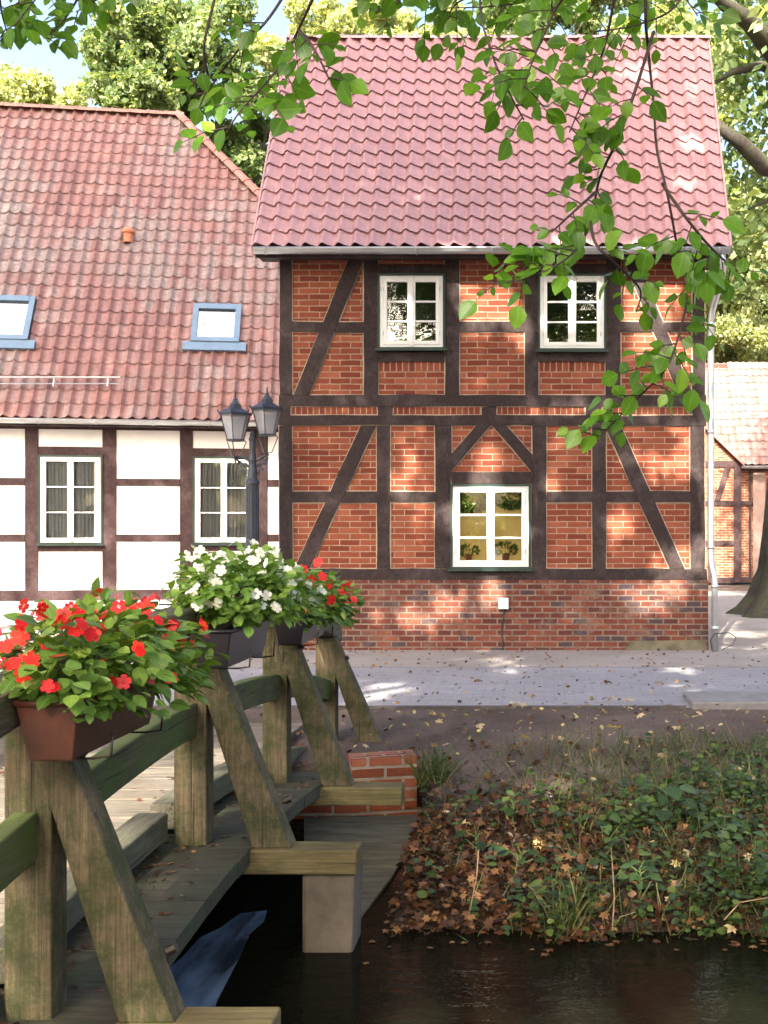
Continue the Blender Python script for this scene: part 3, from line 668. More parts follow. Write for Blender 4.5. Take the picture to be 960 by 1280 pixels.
mb = MB(); mb.prism([(wx(333), wz(737)), (wx(345), wz(737)), (wx(375), wz(620)), (wx(363), wz(620))], YW-.016, YW+.1); mb.build('brace', M['timber2'], wh)
for a, c in wins: window(wh, a, c, wz(679), wz(571), YW, .035, interior='curtain', glass='glass_clear')
b_ = MB(); b_.box(WXL, WXR, YW-.05, YW+.2, -.2, wz(750)); b_.build('plinth', simple('grey_plinth', (.34, .36, .42), .85, .1, 4), wh)
b_ = MB(); b_.box(WXR-.1, WXR, YW+.12, 29.6, 0, 3.4); b_.box(WXL, WXL+.1, YW+.12, 29.6, 0, 3.4); b_.box(WXL, WXR, 29.5, 29.6, 0, 3.4); b_.build('side_wall', M['plaster'], wh)
WE = Vector((WXL-.4, 21.05, 3.60)); dR = Vector((0, 4.45, 6.83)); WL = dR.length; wu = dR.normalized(); wn_ = Vector((0, -wu.z, wu.y))
def hipx(v): return -1.02-6.1*v/WL
cwid = .2135; ncol = int((-.9-WE.x)/cwid)+1
tiled('roof', wh, WE, (1, 0, 0), wu, wn_, ncol, 26, cwid, WL/26, .052, M['tile_old'], 'roll', keep=lambda u, v: WE.x+u < hipx(v)+.05, res=8, step=.022)
RT = WE+dR
b_ = MB(); C1 = Vector((-1.02, 21.05, 3.6)); R1 = Vector((-7.12, 25.5, RT.z)); C2 = Vector((-1.02, 29.95, 3.6)); C3 = Vector((WE.x, 29.95, 3.6)); RL = Vector((WE.x, 25.5, RT.z)); C0 = Vector((WE.x, 21.05, 3.6))
dn = Vector((0, 0, -.05))
b_.face([C1+dn, C2+dn, R1+dn]); b_.face([C2+dn, C3+dn, RL+dn, R1+dn]); b_.face([C0+dn, C1+dn, R1+dn, RL+dn]); b_.build('roof_back', M['ridge'], wh)
ridge_tiles('ridge', wh, RL, R1+Vector((.1, 0, 0)), .36, .13, M['ridge'], .8)
ridge_tiles('hip_ridge', wh, C1+Vector((0, 0, .05)), R1+Vector((0, 0, .03)), .36, .13, M['ridge'], .8)
gutter(wh, WXL-.4, -1.05, 20.97, 3.56, .075)
b_ = MB(); b_.box(WXL-.4, -1.35, 21.06, YW+.1, 3.47, 3.50); b_.build('soffit', M['timber'], wh)
RW = Matrix.Rotation(-WROT, 3, 'Z')
def roofpt(px, py):
    o = RW @ (Vector((0, 0, EYE))-WPIV)+WPIV; d = RW @ Vector(((px-CX)/F, 1, -(py-HY)/F))
    t = (WE-o).dot(wn_)/d.dot(wn_); p = o+d*t; return p, (p-WE).dot(wu)
def skylight(px0, px1, py0, py1):
    c, v0 = roofpt((px0+px1)/2, py1); _, v1 = roofpt(0, py0); D = c.y; hw = (px1-px0)/2*(D+.5)/F; x0, x1 = c.x-hw, c.x+hw
    Q = lambda x, v, n: Vector((x, WE.y, WE.z))+wu*v+wn_*n
    def rb(mb, a, c_, v0_, v1_, n0, n1): mb.hexa([Q(a, v0_, n0), Q(c_, v0_, n0), Q(c_, v1_, n0), Q(a, v1_, n0), Q(a, v0_, n1), Q(c_, v0_, n1), Q(c_, v1_, n1), Q(a, v1_, n1)])
    f = MB(); t = .10; rb(f, x0, x0+t, v0, v1, 0, .11); rb(f, x1-t, x1, v0, v1, 0, .11); rb(f, x0+t, x1-t, v0, v0+t, 0, .105); rb(f, x0+t, x1-t, v1-t*1.3, v1, 0, .12)
    fo = f.build('skylight', M['slate_blue'], wh, bevel=.01)
    g = MB(); rb(g, x0+t*.9, x1-t*.9, v0+t*.9, v1-t, .07, .075); g.build('pane', M['glass_sky'], fo)
    g = MB(); rb(g, x0+.06, x1-.06, v0+.06, v1-.06, .035, .038); g.build('blind', simple('skylight_blind', (.55, .66, .70), .8, .05, 3), fo)
    g = MB(); rb(g, x0-.13, x1+.13, v0-.20, v0, .03, .085); g.build('flashing', M['slate_blue'], fo)
skylight(240, 298, 377, 431); skylight(-26, 33, 374, 428)
c, v = roofpt(161, 303); b_ = MB(); b_.lathe([(.09, -.06), (.09, .12), (.125, .13), (.125, .17), (.09, .215), (0, .235)], c+wn_*.05+Vector((0, 0, .02)), 14); b_.build('vent_cap', simple('orange_clay', (.55, .2, .11), .7, .1, 5), wh, smooth=False)
b_ = MB(); a, _ = roofpt(-300, 479); c, _ = roofpt(152, 479)
b_.tube([a+wn_*.16, c+wn_*.16], .016, 8); b_.tube([a+wn_*.13-wu*.12, c+wn_*.13-wu*.12], .010, 6)
for px in (-280, -200, -120, -60, 0, 70, 137): q, _ = roofpt(px, 482); b_.tube([q+wn_*.18+wu*.02, q+wn_*.16-wu*.14, q+wn_*.03+wu*.1], .012, 6)
b_.build('snow_guard', M['zinc'], wh)
wh.rotation_euler.z = WROT

# ------------------------------------------------------------ background house at the right
YB = 37.0; SB = F/YB
def bx_(px): return (px-CX)/SB
def bz(py): return EYE-(py-HY)/SB
rh = empty('barn', (7, YB, 0), 'small distant red brick timber barn with sunlit tiled roof, behind the big tree trunk', 'barn')
b_ = MB()
def pan(a, c, t, b2, y): 
    x0, x1, z0, z1 = bx_(a), bx_(c), bz(b2), bz(t); b_.face([(x0, y, z0), (x1, y, z0), (x1, y, z1), (x0, y, z1)], [(x0, z0), (x1, z0), (x1, z1), (x0, z1)])
pan(925, 1180, 582, 728, YB+.3); pan(800, 922, 590, 728, YB)
b_.face([(bx_(800), YB, bz(590)), (bx_(922), YB, bz(590)), (bx_(922), YB, bz(578)), (bx_(861), YB, bz(520)), (bx_(800), YB, bz(578))], [(0, 0), (3, 0), (3, .3), (1.5, 2), (0, .3)])
for xx in (bx_(800), bx_(1180)): b_.face([(xx, YB, -.1), (xx, YB+6, -.1), (xx, YB+6, bz(582)), (xx, YB, bz(582))], [(0, 0), (6, 0), (6, 3), (0, 3)])
b_.build('brick_infill', M['abut'], rh)
def bt(poly, y, n): mb = MB(); mb.prism([(bx_(a), bz(c)) for a, c in poly], y-.05, y+.1); mb.build(n, M['timber2'], rh)
for a, c in ((800, 806), (840, 846), (885, 890), (917, 926)): bt([(a, 728), (c, 728), (c, 575), (a, 575)], YB, 'post')
for t, b2 in ((576, 584), (626, 632), (676, 682), (722, 729)): bt([(800, b2), (917, b2), (917, t), (800, t)], YB+.01, 'rail')
bt([(893, 626), (899, 626), (913, 584), (906, 584)], YB-.02, 'brace')
for a, c in ((938, 941), (985, 990), (1040, 1045), (1100, 1105)): bt([(a, 728), (c, 728), (c, 582), (a, 582)], YB+.3, 'post')
for t, b2 in ((582, 588), (626, 631), (722, 729)): bt([(926, b2), (1180, b2), (1180, t), (926, t)], YB+.29, 'rail')
b_ = MB(); b_.box(bx_(943), bx_(958), YB+.2, YB+.28, bz(720), bz(590)); b_.build('door', simple('pale_door_boards', (.30, .20, .17), .8, .2, 6, stretch=(8, 8, .5)), rh)
bE = Vector((bx_(800)-.2, YB-.35, bz(580))); tR = Vector((0, 2.9, 3.55)); bl = tR.length; tu = tR.normalized(); tn = Vector((0, -tu.z, tu.y))
# main roof stands back of the gabled wing
tiled('roof', rh, Vector((bx_(926), YB-.1, bz(581))), (1, 0, 0), tu, tn, 30, 14, .22, bl/14, .03, M['tile_old'], 'roll', res=6)
tiled('roof', rh, Vector((bx_(800), YB+.15, bz(581))), (1, 0, 0), tu, tn, 15, 14, .21, bl/14, .03, M['tile_old'], 'roll', res=6)
for sgn in (-1, 1):
    a = Vector((bx_(861), YB-.25, bz(517))); c = Vector((bx_(861+sgn*68), YB-.25, bz(583))); b_ = MB(); h_ = Vector((0, 3.0, 0)); t_ = Vector((0, 0, .10))
    b_.hexa([a, c, c+h_, a+h_, a+t_, c+t_, c+h_+t_, a+h_+t_]); b_.build('wing_roof', M['ridge'], rh)
gutter(rh, bx_(926), bx_(1180), YB-.2, bz(583), .08)
b_ = MB(); b_.face([(bx_(800), YB+2.75, bz(581)+3.5), (bx_(1180)+.3, YB+2.75, bz(581)+3.5), (bx_(1180)+.3, YB+6, 3.5), (bx_(800), YB+6, 3.5)]); b_.build('roof_back', M['ridge'], rh)

# ------------------------------------------------------------ footbridge
D0 = 6.0; RX = -1.735
def arch(D): return -.027*(D-D0)**2
fb = empty('footbridge', (-3.2, 6, 0), 'weathered wooden footbridge with arched rails and slanted brace posts over the canal', 'footbridge')
PD = [2.25, 4.1, 5.95, 7.8, 9.6]
LX = -4.72
def deckz(D): return max(.152+arch(D), .012) if D > 6 else max(.152+arch(D), -.10)
mb = MB(); y = 1.6; k = 0
while y < 10.0:
    wd = .15; z = deckz(y+wd/2)+random.uniform(-.004, .004); z2 = z-.05
    mb.hexa([(LX+.27+random.uniform(-.01, .01), y, z2), (RX-.265, y, z2), (RX-.265, y+wd-.008, z2), (LX+.27, y+wd-.008, z2), (LX+.27, y, z+(deckz(y)-deckz(y+wd/2))), (RX-.265, y, z+(deckz(y)-deckz(y+wd/2))), (RX-.265, y+wd-.008, z+(deckz(y+wd)-deckz(y+wd/2))), (LX+.27, y+wd-.008, z+(deckz(y+wd)-deckz(y+wd/2)))])
    y += wd
mb.build('deck', M['plank'], fb)
def strip(name, x0, x1, zt, h_, ya, yb, mat, n=24, bev=.008):
    mb = MB(); L = [ya+(yb-ya)*i/n for i in range(n+1)]; base = 0
    for y in L: mb.v += [(x0, y, zt(y)-h_), (x1, y, zt(y)-h_), (x1, y, zt(y)), (x0, y, zt(y))]
    for i in range(n):
        a = i*4
        for q in ((0, 1), (1, 2), (2, 3), (3, 0)): mb.f.append([a+q[0], a+q[1], a+4+q[1], a+4+q[0]][::-1]); mb.uv.append([(0, 0)]*4); mb.m.append(0)
    mb.f.append([0, 1, 2, 3]); mb.f.append([n*4+3, n*4+2, n*4+1, n*4]); mb.uv += [[(0, 0)]*4]*2; mb.m += [0, 0]
    return mb.build(name, mat, fb, bevel=bev)
for sgn, cx_ in ((1, RX), (-1, LX)):
    X = lambda d_: cx_+sgn*d_
    def xs2(a, c): p, q = X(a), X(c); return (min(p, q), max(p, q))
    # kerb beam (in bays between posts)
    for a, c in ((1.8, 4.02), (4.2, 5.86), (6.04, 7.7), (7.9, 9.4)):
        x0, x1 = xs2(-.25, -.10); strip('kerb_beam', x0, x1, lambda D: .235+arch(D), .13, a, c, M['hand'], 10)
        x0, x1 = xs2(-.262, -.20); strip('edge_joist', x0, x1, lambda D: .09+arch(D), .2, a, c, M['walk'], 10)
    # ledge planks
    mb = MB(); y = 1.7
    while y < 8.75:
        wd = .26; z0 = .068+arch(y)+random.uniform(-.003, .003); z1 = .068+arch(y+wd); x0, x1 = xs2(-.20, .305+random.uniform(-.006, .006))
        mb.hexa([(x0, y, z0-.075), (x1, y, z0-.075), (x1, y+wd-.006, z1-.075), (x0, y+wd-.006, z1-.075), (x0, y, z0), (x1, y, z0), (x1, y+wd-.006, z1), (x0, y+wd-.006, z1)]); y += wd
    mb.build('ledge', M['walk'], fb)
    x0, x1 = xs2(-.09, .075); strip('handrail', x0, x1, lambda D: 1.245+arch(D), .135, 1.9, 9.9, M['hand'], 30, .02)
    for i, D in enumerate(PD):
        z0 = .068+arch(D)-.12; z1 = 1.115+arch(D)
        mb = MB(); x0, x1 = xs2(-.08, .08); mb.box(x0, x1, D-.07, D+.07, z0, z1); mb.build('post', M['post'], fb, bevel=.008)
        zf = (.055+arch(D)) if i < 4 else -.19
        mb = MB(); q = [(X(-.02), z1-.015), (X(.085), z1-.015), (X(.50), zf), (X(.31), zf)]
        mb.prism(q, D-.088, D+.05); mb.build('brace', M['post'], fb, bevel=.010)
        for (bx0, bz0) in ((.06, z1-.22), (.37, zf+.17)): bo = MB(); bo.tube([(X(bx0+.085), D-.02, bz0+.05), (X(bx0+.115), D-.02, bz0+.064)], .018, 8); bo.build('bolt', M['wire'], fb)
        if 0 < i < 4 or sgn < 0 and i < 4:
            mb = MB(); x0, x1 = xs2(.05, .825); zz = .058+arch(D); mb.box(x0, x1, D-.13, D+.06, zz-.118, zz); mb.build('outrigger_beam', M['beam'], fb, bevel=.010)
    for a, c in ((1.9, 4.03), (4.17, 5.88), (6.02, 7.73), (7.87, 9.55)):
        x0, x1 = xs2(-.045, .035); strip('mid_rail', x0, x1, lambda D: .77+arch(D), .165, a-.12 if a > 2 else a, c, M['rail'], 10, .01)
for x in (-4.3, -3.2, -2.2): strip('girder', x-.1, x+.1, lambda D: deckz(D)-.06, .22, 2.0, 8.6, M['walk'], 12)
for i, (cx_) in enumerate((-1.19,)):
    mb = MB(); a = P(377, 1087, 5.86).x; c = P(443, 1087, 5.86).x
    mb.hexa([(a, 5.86, -1.2), (c-.03, 5.86, -1.2), (c-.03, 6.15, -1.2), (a, 6.15, -1.2), (a, 5.86, -.065), (c, 5.86, -.065), (c, 6.15, -.065), (a, 6.15, -.065)]); mb.build('pier', M['concrete'], fb, bevel=.02)
ab = MB(); t = -.025
q0, q1 = Vector((-4.95, 8.55, 0)), Vector((P(440, 0, 8.60).x, 8.60, 0)); q2 = Vector((P(521, 0, 8.72).x, 8.72, 0))
def wallseg(mb, a, c, z0, z1a, z1c, th):
    n = Vector((-(c-a).y, (c-a).x, 0)).normalized()*th; L = (c-a).length; u0 = a.x
    pts = [a, c, c+n, a+n]
    zt_ = [z1a, z1c, z1c, z1a]
    lo = [Vector((p.x, p.y, z0)) for p in pts]; hi = [Vector((p.x, p.y, z)) for p, z in zip(pts, zt_)]
    for i in range(4):
        j = (i+1) % 4; l = (pts[j]-pts[i]).length; mb.face([lo[i], lo[j], hi[j], hi[i]], [(u0, z0), (u0+l, z0), (u0+l, zt_[j]), (u0, zt_[i])]); u0 += l
    mb.face(hi, [(0, 0), (L, 0), (L, th), (0, th)])
wallseg(ab, q0, q1, -1.2, -.24, -.24, .3); wallseg(ab, q1, q2, -1.2, -.03, -.02, .28)
o = ab.build('abutment_wall', M['abut']); tag(o, 'low red brick abutment wall at the far end of the footbridge', 'brick wall')
ap = MB(); 
A = [P(380, 1035, 8.58), P(535, 1030, 8.6), P(490, 1092, 7.1), P(437, 1166, 6.15), P(395, 1170, 6.1), P(380, 1110, 7)]
A = [Vector((p.x, p.y, z)) for p, z in zip(A, (-.43, -.42, -.43, -.44, -.445, -.44))]
ap.face(A); ap.face([a+Vector((0, 0, -.5)) for a in A][::-1])
for i in range(6): j = (i+1) % 6; ap.face([A[i]+Vector((0, 0, -.5)), A[j]+Vector((0, 0, -.5)), A[j], A[i]])
o = ap.build('concrete_apron', M['concrete_moss']); tag(o, 'flat mossy concrete slab at the water edge below the brick abutment', 'concrete slab')

mb = MB(); q = [((px-CX)*(2.045*1500/(py-HY))/F, 2.045*1500/(py-HY)) for px, py in ((205, 1290), (205, 1215), (228, 1196), (250, 1172), (275, 1160), (300, 1142), (334, 1138), (330, 1152), (312, 1168), (300, 1196), (285, 1225), (272, 1250), (258, 1290))]  # flat slab added in place of the sky's reflection on the water
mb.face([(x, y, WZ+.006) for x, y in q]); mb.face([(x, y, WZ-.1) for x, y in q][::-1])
o = mb.build('reflection_slab', M['slab']); tag(o, 'blue-grey slab at water level painted as a sky reflection, beside the nearest brace post', 'slab')
# ------------------------------------------------------------ flower boxes
def petal_tpl(n=5):
    v = [(0, 0, .0)]; f = []
    for k in range(n):
        a = 2*math.pi*k/n; wv = .62
        ring = [(.18, -.10), (.42, -.33), (.80, -.40), (1.0, -.16), (.94, 0), (1.0, .16), (.80, .40), (.42, .33), (.18, .10)]; i0 = len(v)
        for r, s_ in ring: v.append((math.cos(a)*r-math.sin(a)*s_, math.sin(a)*r+math.cos(a)*s_, .10*r-.18*(s_**2)-.10*r*r+.02*(k % 2)))
        f.append((0,)+tuple(range(i0, i0+len(ring))))
    return v, f
FL = petal_tpl()
def planter(y0, y1, mat, zb, zt, label, group='planters hung along the handrail'):
    e = empty('planter', (-1.56, (y0+y1)/2, zb), label, 'planter', group)
    mb = MB(); xa, xb = -1.655, -1.455; t = .012
    o_ = [(xa+.03, y0+.03, zb), (xb-.03, y0+.03, zb), (xb-.03, y1-.03, zb), (xa+.03, y1-.03, zb)]; T_ = [(xa, y0, zt), (xb, y0, zt), (xb, y1, zt), (xa, y1, zt)]
    for i in range(4): j = (i+1) % 4; mb.face([o_[i], o_[j], T_[j], T_[i]])
    mb.face(o_[::-1])
    I_ = [(xa+t, y0+t, zt), (xb-t, y0+t, zt), (xb-t, y1-t, zt), (xa+t, y1-t, zt)]; J_ = [(p[0]+(.02 if p[0] < -1.55 else -.02), p[1], zt-.05) for p in I_]
    for i in range(4): j = (i+1) % 4; mb.face([T_[i], T_[j], I_[j], I_[i]]); mb.face([I_[i], I_[j], J_[j], J_[i]])
    mb.build('trough', mat, e, bevel=.006)
    rm = MB(); q = [Vector(p) for p in T_]
    rm.tube([q[0], q[1]], .010, 8); rm.tube([q[1], q[2]], .010, 8); rm.tube([q[2], q[3]], .010, 8); rm.tube([q[3], q[0]], .010, 8); rm.build('rim', mat, e, smooth=True)
    sb = MB(); sb.face([(p[0], p[1], zt-.03) for p in I_]); sb.build('soil', M['soil'], e)
    for yy in (y0+.18*(y1-y0), y1-.18*(y1-y0)):
        wz_ = 1.26+arch(yy); br = MB(); br.tube([(-1.84, yy, wz_-.06), (-1.835, yy, wz_), (-1.65, yy, wz_), (-1.648, yy, zb-.012), (-1.46, yy, zb-.012), (-1.405, yy, zb-.004), (-1.40, yy, zb+.07)], .0045, 6); br.build('bracket', M['wire'], e, smooth=True)
    return e
planter(3.75, 4.55, M['box_brown'], .88, 1.065, 'red-brown plastic planter with scuffed end, nearest on the handrail')
planter(5.58, 6.38, M['box_black'], .965, 1.14, 'dark planter under the white flowers, middle of the handrail')
planter(7.3, 8.1, M['box_black'], .915, 1.09, 'small dark planter under the farthest red flowers by the brick house corner')
def blossom(par, mat, pts, nrm, size, name='flowers'):
    n = len(pts); B = basis(unit(n), nrm); scatter(name, *FL, pts, B, size, mat, par, rnd=rng.random(n))
def flowers_bush(name, c, rad, nleaf, lsize, leafm, spec_, label, group, droop=.5, keepf=None):
    """leafy mound of drooping, overlapping leaves with blossoms on its surface"""
    e = empty(name, c, label, 'flowering plant', group); c = np.array(c); rad = np.array(rad)
    def lump(u): return 1+.16*np.sin(u[:, 0]*5+u[:, 1]*7)+.12*np.sin(u[:, 1]*13+u[:, 2]*6)+.08*np.sin(u[:, 0]*17)
    u = unit(nleaf*2); u = u[(u[:, 2] > -.55)][:nleaf]; n = len(u)
    sh = (rng.random(n)**.45)*.62+.40
    pos = c+u*rad*(sh*lump(u))[:, None]
    d = u*np.array([1, 1, .5])+np.array([0, 0, -droop*.45])+rng.normal(size=(n, 3))*.35
    nr_ = u*.8+np.array([0, 0, .9])+rng.normal(size=(n, 3))*.35
    scatter('leaves', *LEAFR, pos, basis(d, nr_), lsize*rng.uniform(.55, 1.15, n), leafm, e, rnd=np.clip(rng.normal(.45, .25, n)+.15*u[:, 2], 0, 1))
    st_ = MB()
    for k in range(70):
        a = unit(1)[0]; a[2] = abs(a[2])*.8; p1 = c+a*rad*.92; p0 = np.array([c[0]*.6+(-1.56)*.4, c[1]+a[1]*rad[1]*.6, c[2]-rad[2]*.35]); mid = (p0+p1)/2+np.array([0, 0, .03]); st_.tube([p0, mid, p1], [.004, .0035, .002], 5)
    st_.build('stems', M['stem'], e)
    for mat, nf, fs, zmin, nm in spec_:
        v = unit(nf*4); v = v[v[:, 2] > zmin][:nf]; m_ = len(v)
        pos = c+v*rad*(1.02*lump(v)+rng.uniform(-.02, .10, m_))[:, None]
        nn = v*.75+np.array([-.05, -.85, .35])+rng.normal(size=(m_, 3))*.5
        blossom(e, mat, pos, nn, fs*rng.uniform(.75, 1.15, m_), nm)
        # small clusters: a second blossom next to many of the first
        k_ = int(m_*.6); pos2 = pos[:k_]+rng.normal(size=(k_, 3))*fs*.8; blossom(e, mat, pos2, nn[:k_]+rng.normal(size=(k_, 3))*.5, fs*rng.uniform(.6, 1, k_), nm)
    return e
M['stem'] = simple('green_stem', (.10, .16, .05), .5, .3, 20)
G3 = 'flowering plants in the planters'
flowers_bush('red_impatiens', (-1.56, 4.22, 1.125), (.27, .57, .215), 1500, .068, M['imp_leaf'], [(M['red'], 80, .029, -.05, 'blossoms')], 'broad mound of red blossoms over green leaves in the nearest planter', G3)
flowers_bush('white_impatiens', (-1.53, 6.08, 1.275), (.29, .50, .215), 2400, .060, M['imp_leaf2'], [(M['whitep'], 105, .027, -.15, 'blossoms')], 'bushy mound of white blossoms in the middle planter', G3)
flowers_bush('red_impatiens', (-1.50, 7.72, 1.13), (.235, .42, .20), 1300, .062, M['imp_leaf'], [(M['red'], 42, .032, -.05, 'blossoms')], 'small dark green plant with red blossoms in the farthest planter', G3)

# ------------------------------------------------------------ street lamp
YL = 15.5; LPx = P(315.5, 700, YL).x
sp = empty('street_lamp', (LPx, YL, 0), 'dark iron street lamp with two old-fashioned glass lanterns before the white house', 'street lamp')
SL = F/YL
def lz(py): return EYE-(py-HY)/SL
mb = MB(); mb.lathe([(.17, 0), (.17, .12), (.13, .16), (.13, .5), (.15, .53), (.10, .6), (.085, .8), (.082, lz(605)-.02), (.092, lz(605)), (.092, lz(602)), (.065, lz(598)), (.05, lz(580)), (.055, lz(575)), (.04, lz(568)), (.04, lz(552)), (.05, lz(549)), (.03, lz(545)), (.035, lz(543)), (.005, lz(537))], (LPx, YL, 0), 20)
mb.build('pole', M['lampblack'], sp, smooth=False)
mb = MB()
for k in range(14):
    a = 2*math.pi*k/14; mb.tube([(LPx+.083*math.cos(a), YL+.083*math.sin(a), .85), (LPx+.081*math.cos(a), YL+.081*math.sin(a), lz(608))], .007, 5)
mb.build('fluting', M['lampblack'], sp)
for sx, cxp, top, yo in ((-1, 295.5, 499, -.05), (1, 333.5, 492, .02)):
    c = Vector((P(cxp, 0, YL).x, YL+yo, 0)); dy = top-499
    zA = lz(573+dy*.7)   # arm level
    ar = MB(); pj = Vector((LPx, YL, 0))
    ar.tube([(LPx, YL, lz(578)), (LPx+sx*.10, YL, lz(573)), (c.x, c.y, zA+.0)], .016, 8)
    ar.tube([(LPx, YL, lz(592)), (LPx+sx*.06, YL, lz(582)), (LPx+sx*.16, YL, lz(578)), (c.x-sx*.02, c.y, zA-.02)], .012, 8)
    for (sx0, sz0, r) in ((.09, 582, .036), (.16, 579, .028), (.075, 590, .030), (.13, 587, .016)):
        cc = Vector((LPx+sx*sx0, YL, lz(sz0))); ar.tube([cc+Vector((math.cos(t*.6)*r*(1-t*.05)*sx, 0, math.sin(t*.6)*r*(1-t*.05))) for t in range(13)], .009, 6)
    ar.lathe([(.0, -.07), (.018, -.05), (.012, -.02), (.03, 0), (.012, .02)], (c.x, c.y, zA), 10)
    ar.build('arm', M['lampblack'], sp)
    zb_, zt_ = lz(551+dy), lz(520+dy)      # glass body bottom / top
    rb, rt = .105, .19
    ln = MB(); n = 6; rot = math.pi/6
    for k in range(n):
        a = 2*math.pi*k/n+rot; d0 = Vector((math.cos(a), math.sin(a), 0))
        ln.tube([c+d0*rb+Vector((0, 0, zb_)), c+d0*rt+Vector((0, 0, zt_))], .0075, 6)
    ln.lathe([(rb-.01, 0), (rb+.015, 0), (rb+.015, .025), (rb-.01, .025)], c+Vector((0, 0, zb_-.01)), n, rot=rot)
    ln.lathe([(rt-.01, 0), (rt+.02, 0), (rt+.028, .03), (rt*.62, .085), (rt*.40, .105), (rt*.40, .14), (rt*.32, .15), (.03, .20), (.028, .215), (.012, .23), (.008, .30), (0, .31)], c+Vector((0, 0, zt_)), n, rot=rot)
    for k in range(n): a = 2*math.pi*k/n+rot; q = c+Vector((math.cos(a)*(rt+.02), math.sin(a)*(rt+.02), zt_+.03)); ln.tube([q, q+Vector((math.cos(a)*.02, math.sin(a)*.02, .03)), q+Vector((0, 0, .05))], [.012, .009, .003], 5)
    for k in range(0, n, 2): a = 2*math.pi*k/n+rot; d0 = Vector((math.cos(a), math.sin(a), 0)); ln.tube([c+d0*(rb+.02)+Vector((0, 0, zb_)), c+d0*(rb+.035)+Vector((0, 0, zb_-.02)), c+d0*.06+Vector((0, 0, zA+.03)), c+Vector((0, 0, zA+.02))], .007, 5)
    lo = ln.build('lantern', M['lampblack'], sp)
    gl = MB()
    for k in range(n):
        a0 = 2*math.pi*k/n+rot; a1 = 2*math.pi*(k+1)/n+rot; f0 = Vector((math.cos(a0), math.sin(a0), 0)); f1 = Vector((math.cos(a1), math.sin(a1), 0))
        gl.face([c+f0*(rb-.004)+Vector((0, 0, zb_+.01)), c+f1*(rb-.004)+Vector((0, 0, zb_+.01)), c+f1*(rt-.004)+Vector((0, 0, zt_)), c+f0*(rt-.004)+Vector((0, 0, zt_))])
    gl.build('glass', M['glass_lamp'], lo)
    bu = MB(); bu.lathe([(0, 0), (.035, .0), (.03, .09), (.02, .12), (.05, .15), (.055, .20), (.035, .25), (0, .26)], c+Vector((0, 0, zb_+.01)), 14); bu.build('bulb', M['bulb'], lo, smooth=True)

# ------------------------------------------------------------ trees
def limbpath(a, b, n=6, sag=.1, jit=.12):
    a, b = Vector(a), Vector(b); L = (b-a).length; out = []
    for i in range(n+1):
        t = i/n; j = Vector((random.gauss(0, 1), random.gauss(0, 1), random.gauss(0, .6)))*jit*L*.25*math.sin(math.pi*t); out.append(a.lerp(b, t)+j+Vector((0, 0, sag*L*math.sin(math.pi*t))))
    return out
CL = [clump_tpl(7, s) for s in range(4)]
def tree(name, base, H, r, blobs, mat, label, group=None, nleaf=2500, lsz=.55, trunk=True, lean=(0, 0), cat='tree'):
    e = empty(name, base, label, cat, group); base = Vector(base)
    t = MB(); top = base+Vector((lean[0], lean[1], H*.62))
    pts = [base+Vector((0, 0, -.3))]+limbpath(base+Vector((0, 0, .15)), top, 6, 0, .05); rad = [r*1.7, r*1.35]+[r*(1-.5*i/6) for i in range(1, 7)]
    t.tube(pts, rad, 12)
    for (bx, by, bz_, br) in blobs:
        c = base+Vector((bx, by, bz_)); s0 = pts[random.randint(3, 6)]; t.tube(limbpath(s0, c, 5, .05, .3), [r*.42, r*.34, r*.26, r*.18, r*.12, r*.05], 7)
    t.build('trunk', M['bark'], e, smooth=True)
    allp = []; alln = []
    for (bx, by, bz_, br) in blobs:
        n = int(nleaf*br*br/4); u = unit(n); rr = rng.random(n)**.4
        # sub-clusters give an uneven outline with gaps
        k = max(6, int(br*9)); cc = unit(k)*(rng.random(k)**.4)[:, None]*br
        pick = cc[rng.integers(0, k, n)]; p = pick+u*(rr*br*.27)[:, None]
        allp.append(p*np.array([1, 1, .85])+np.array(base)+np.array([bx, by, bz_])); alln.append(u)
    p = np.concatenate(allp); u = np.concatenate(alln); n = len(p)
    ci = 0; tv, tf = CL[random.randint(0, 3)]
    scatter('crown', tv, tf, p, basis(unit(n), u+.3*unit(n)), lsz*rng.uniform(.6, 1.3, n), mat, e, smooth=False)
    return e
GB = 'tall trees behind the houses'; 
tspec = [(-21, 40, 'tree_a', 'yellow-green tree at the far left behind the white house roof', 15),
         (-14.5, 36, 'tree_a', 'pale sunlit tree rising over the middle of the white house ridge', 15),
         (-9.5, 33, 'tree_b', 'leafy green tree filling the gap between the two roofs', 16),
         (-5.5, 41, 'tree_a', 'tall light green tree above the left end of the brick house ridge', 19),
         (-.5, 36, 'tree_b', 'green tree whose top shows over the middle of the brick house ridge', 18),
         (4.5, 44, 'tree_a', 'tall pale tree just right of the brick house roof', 19),
         (12.5, 52, 'tree_b', 'distant tree at the right edge behind the barn', 17),
         (8, 58, 'tree_a', 'bright yellow-green tree glowing above the barn roof', 14)]
for x, y, mt, lb, H in tspec:
    bl = []
    for k in range(17):
        a = random.random()*6.28; q = random.random(); bl.append((math.cos(a)*3.9*(1-q*.2)*random.uniform(.4, 1.05), math.sin(a)*2.5, H*(.38+.60*q), random.uniform(1.3, 2.3)))
    bl.append((0, 0, H*.9, 2.2))
    H += 2
    tree('background_tree', (x, y, 0), H, .35, bl, M[mt], lb, GB, nleaf=2300, lsz=.32)
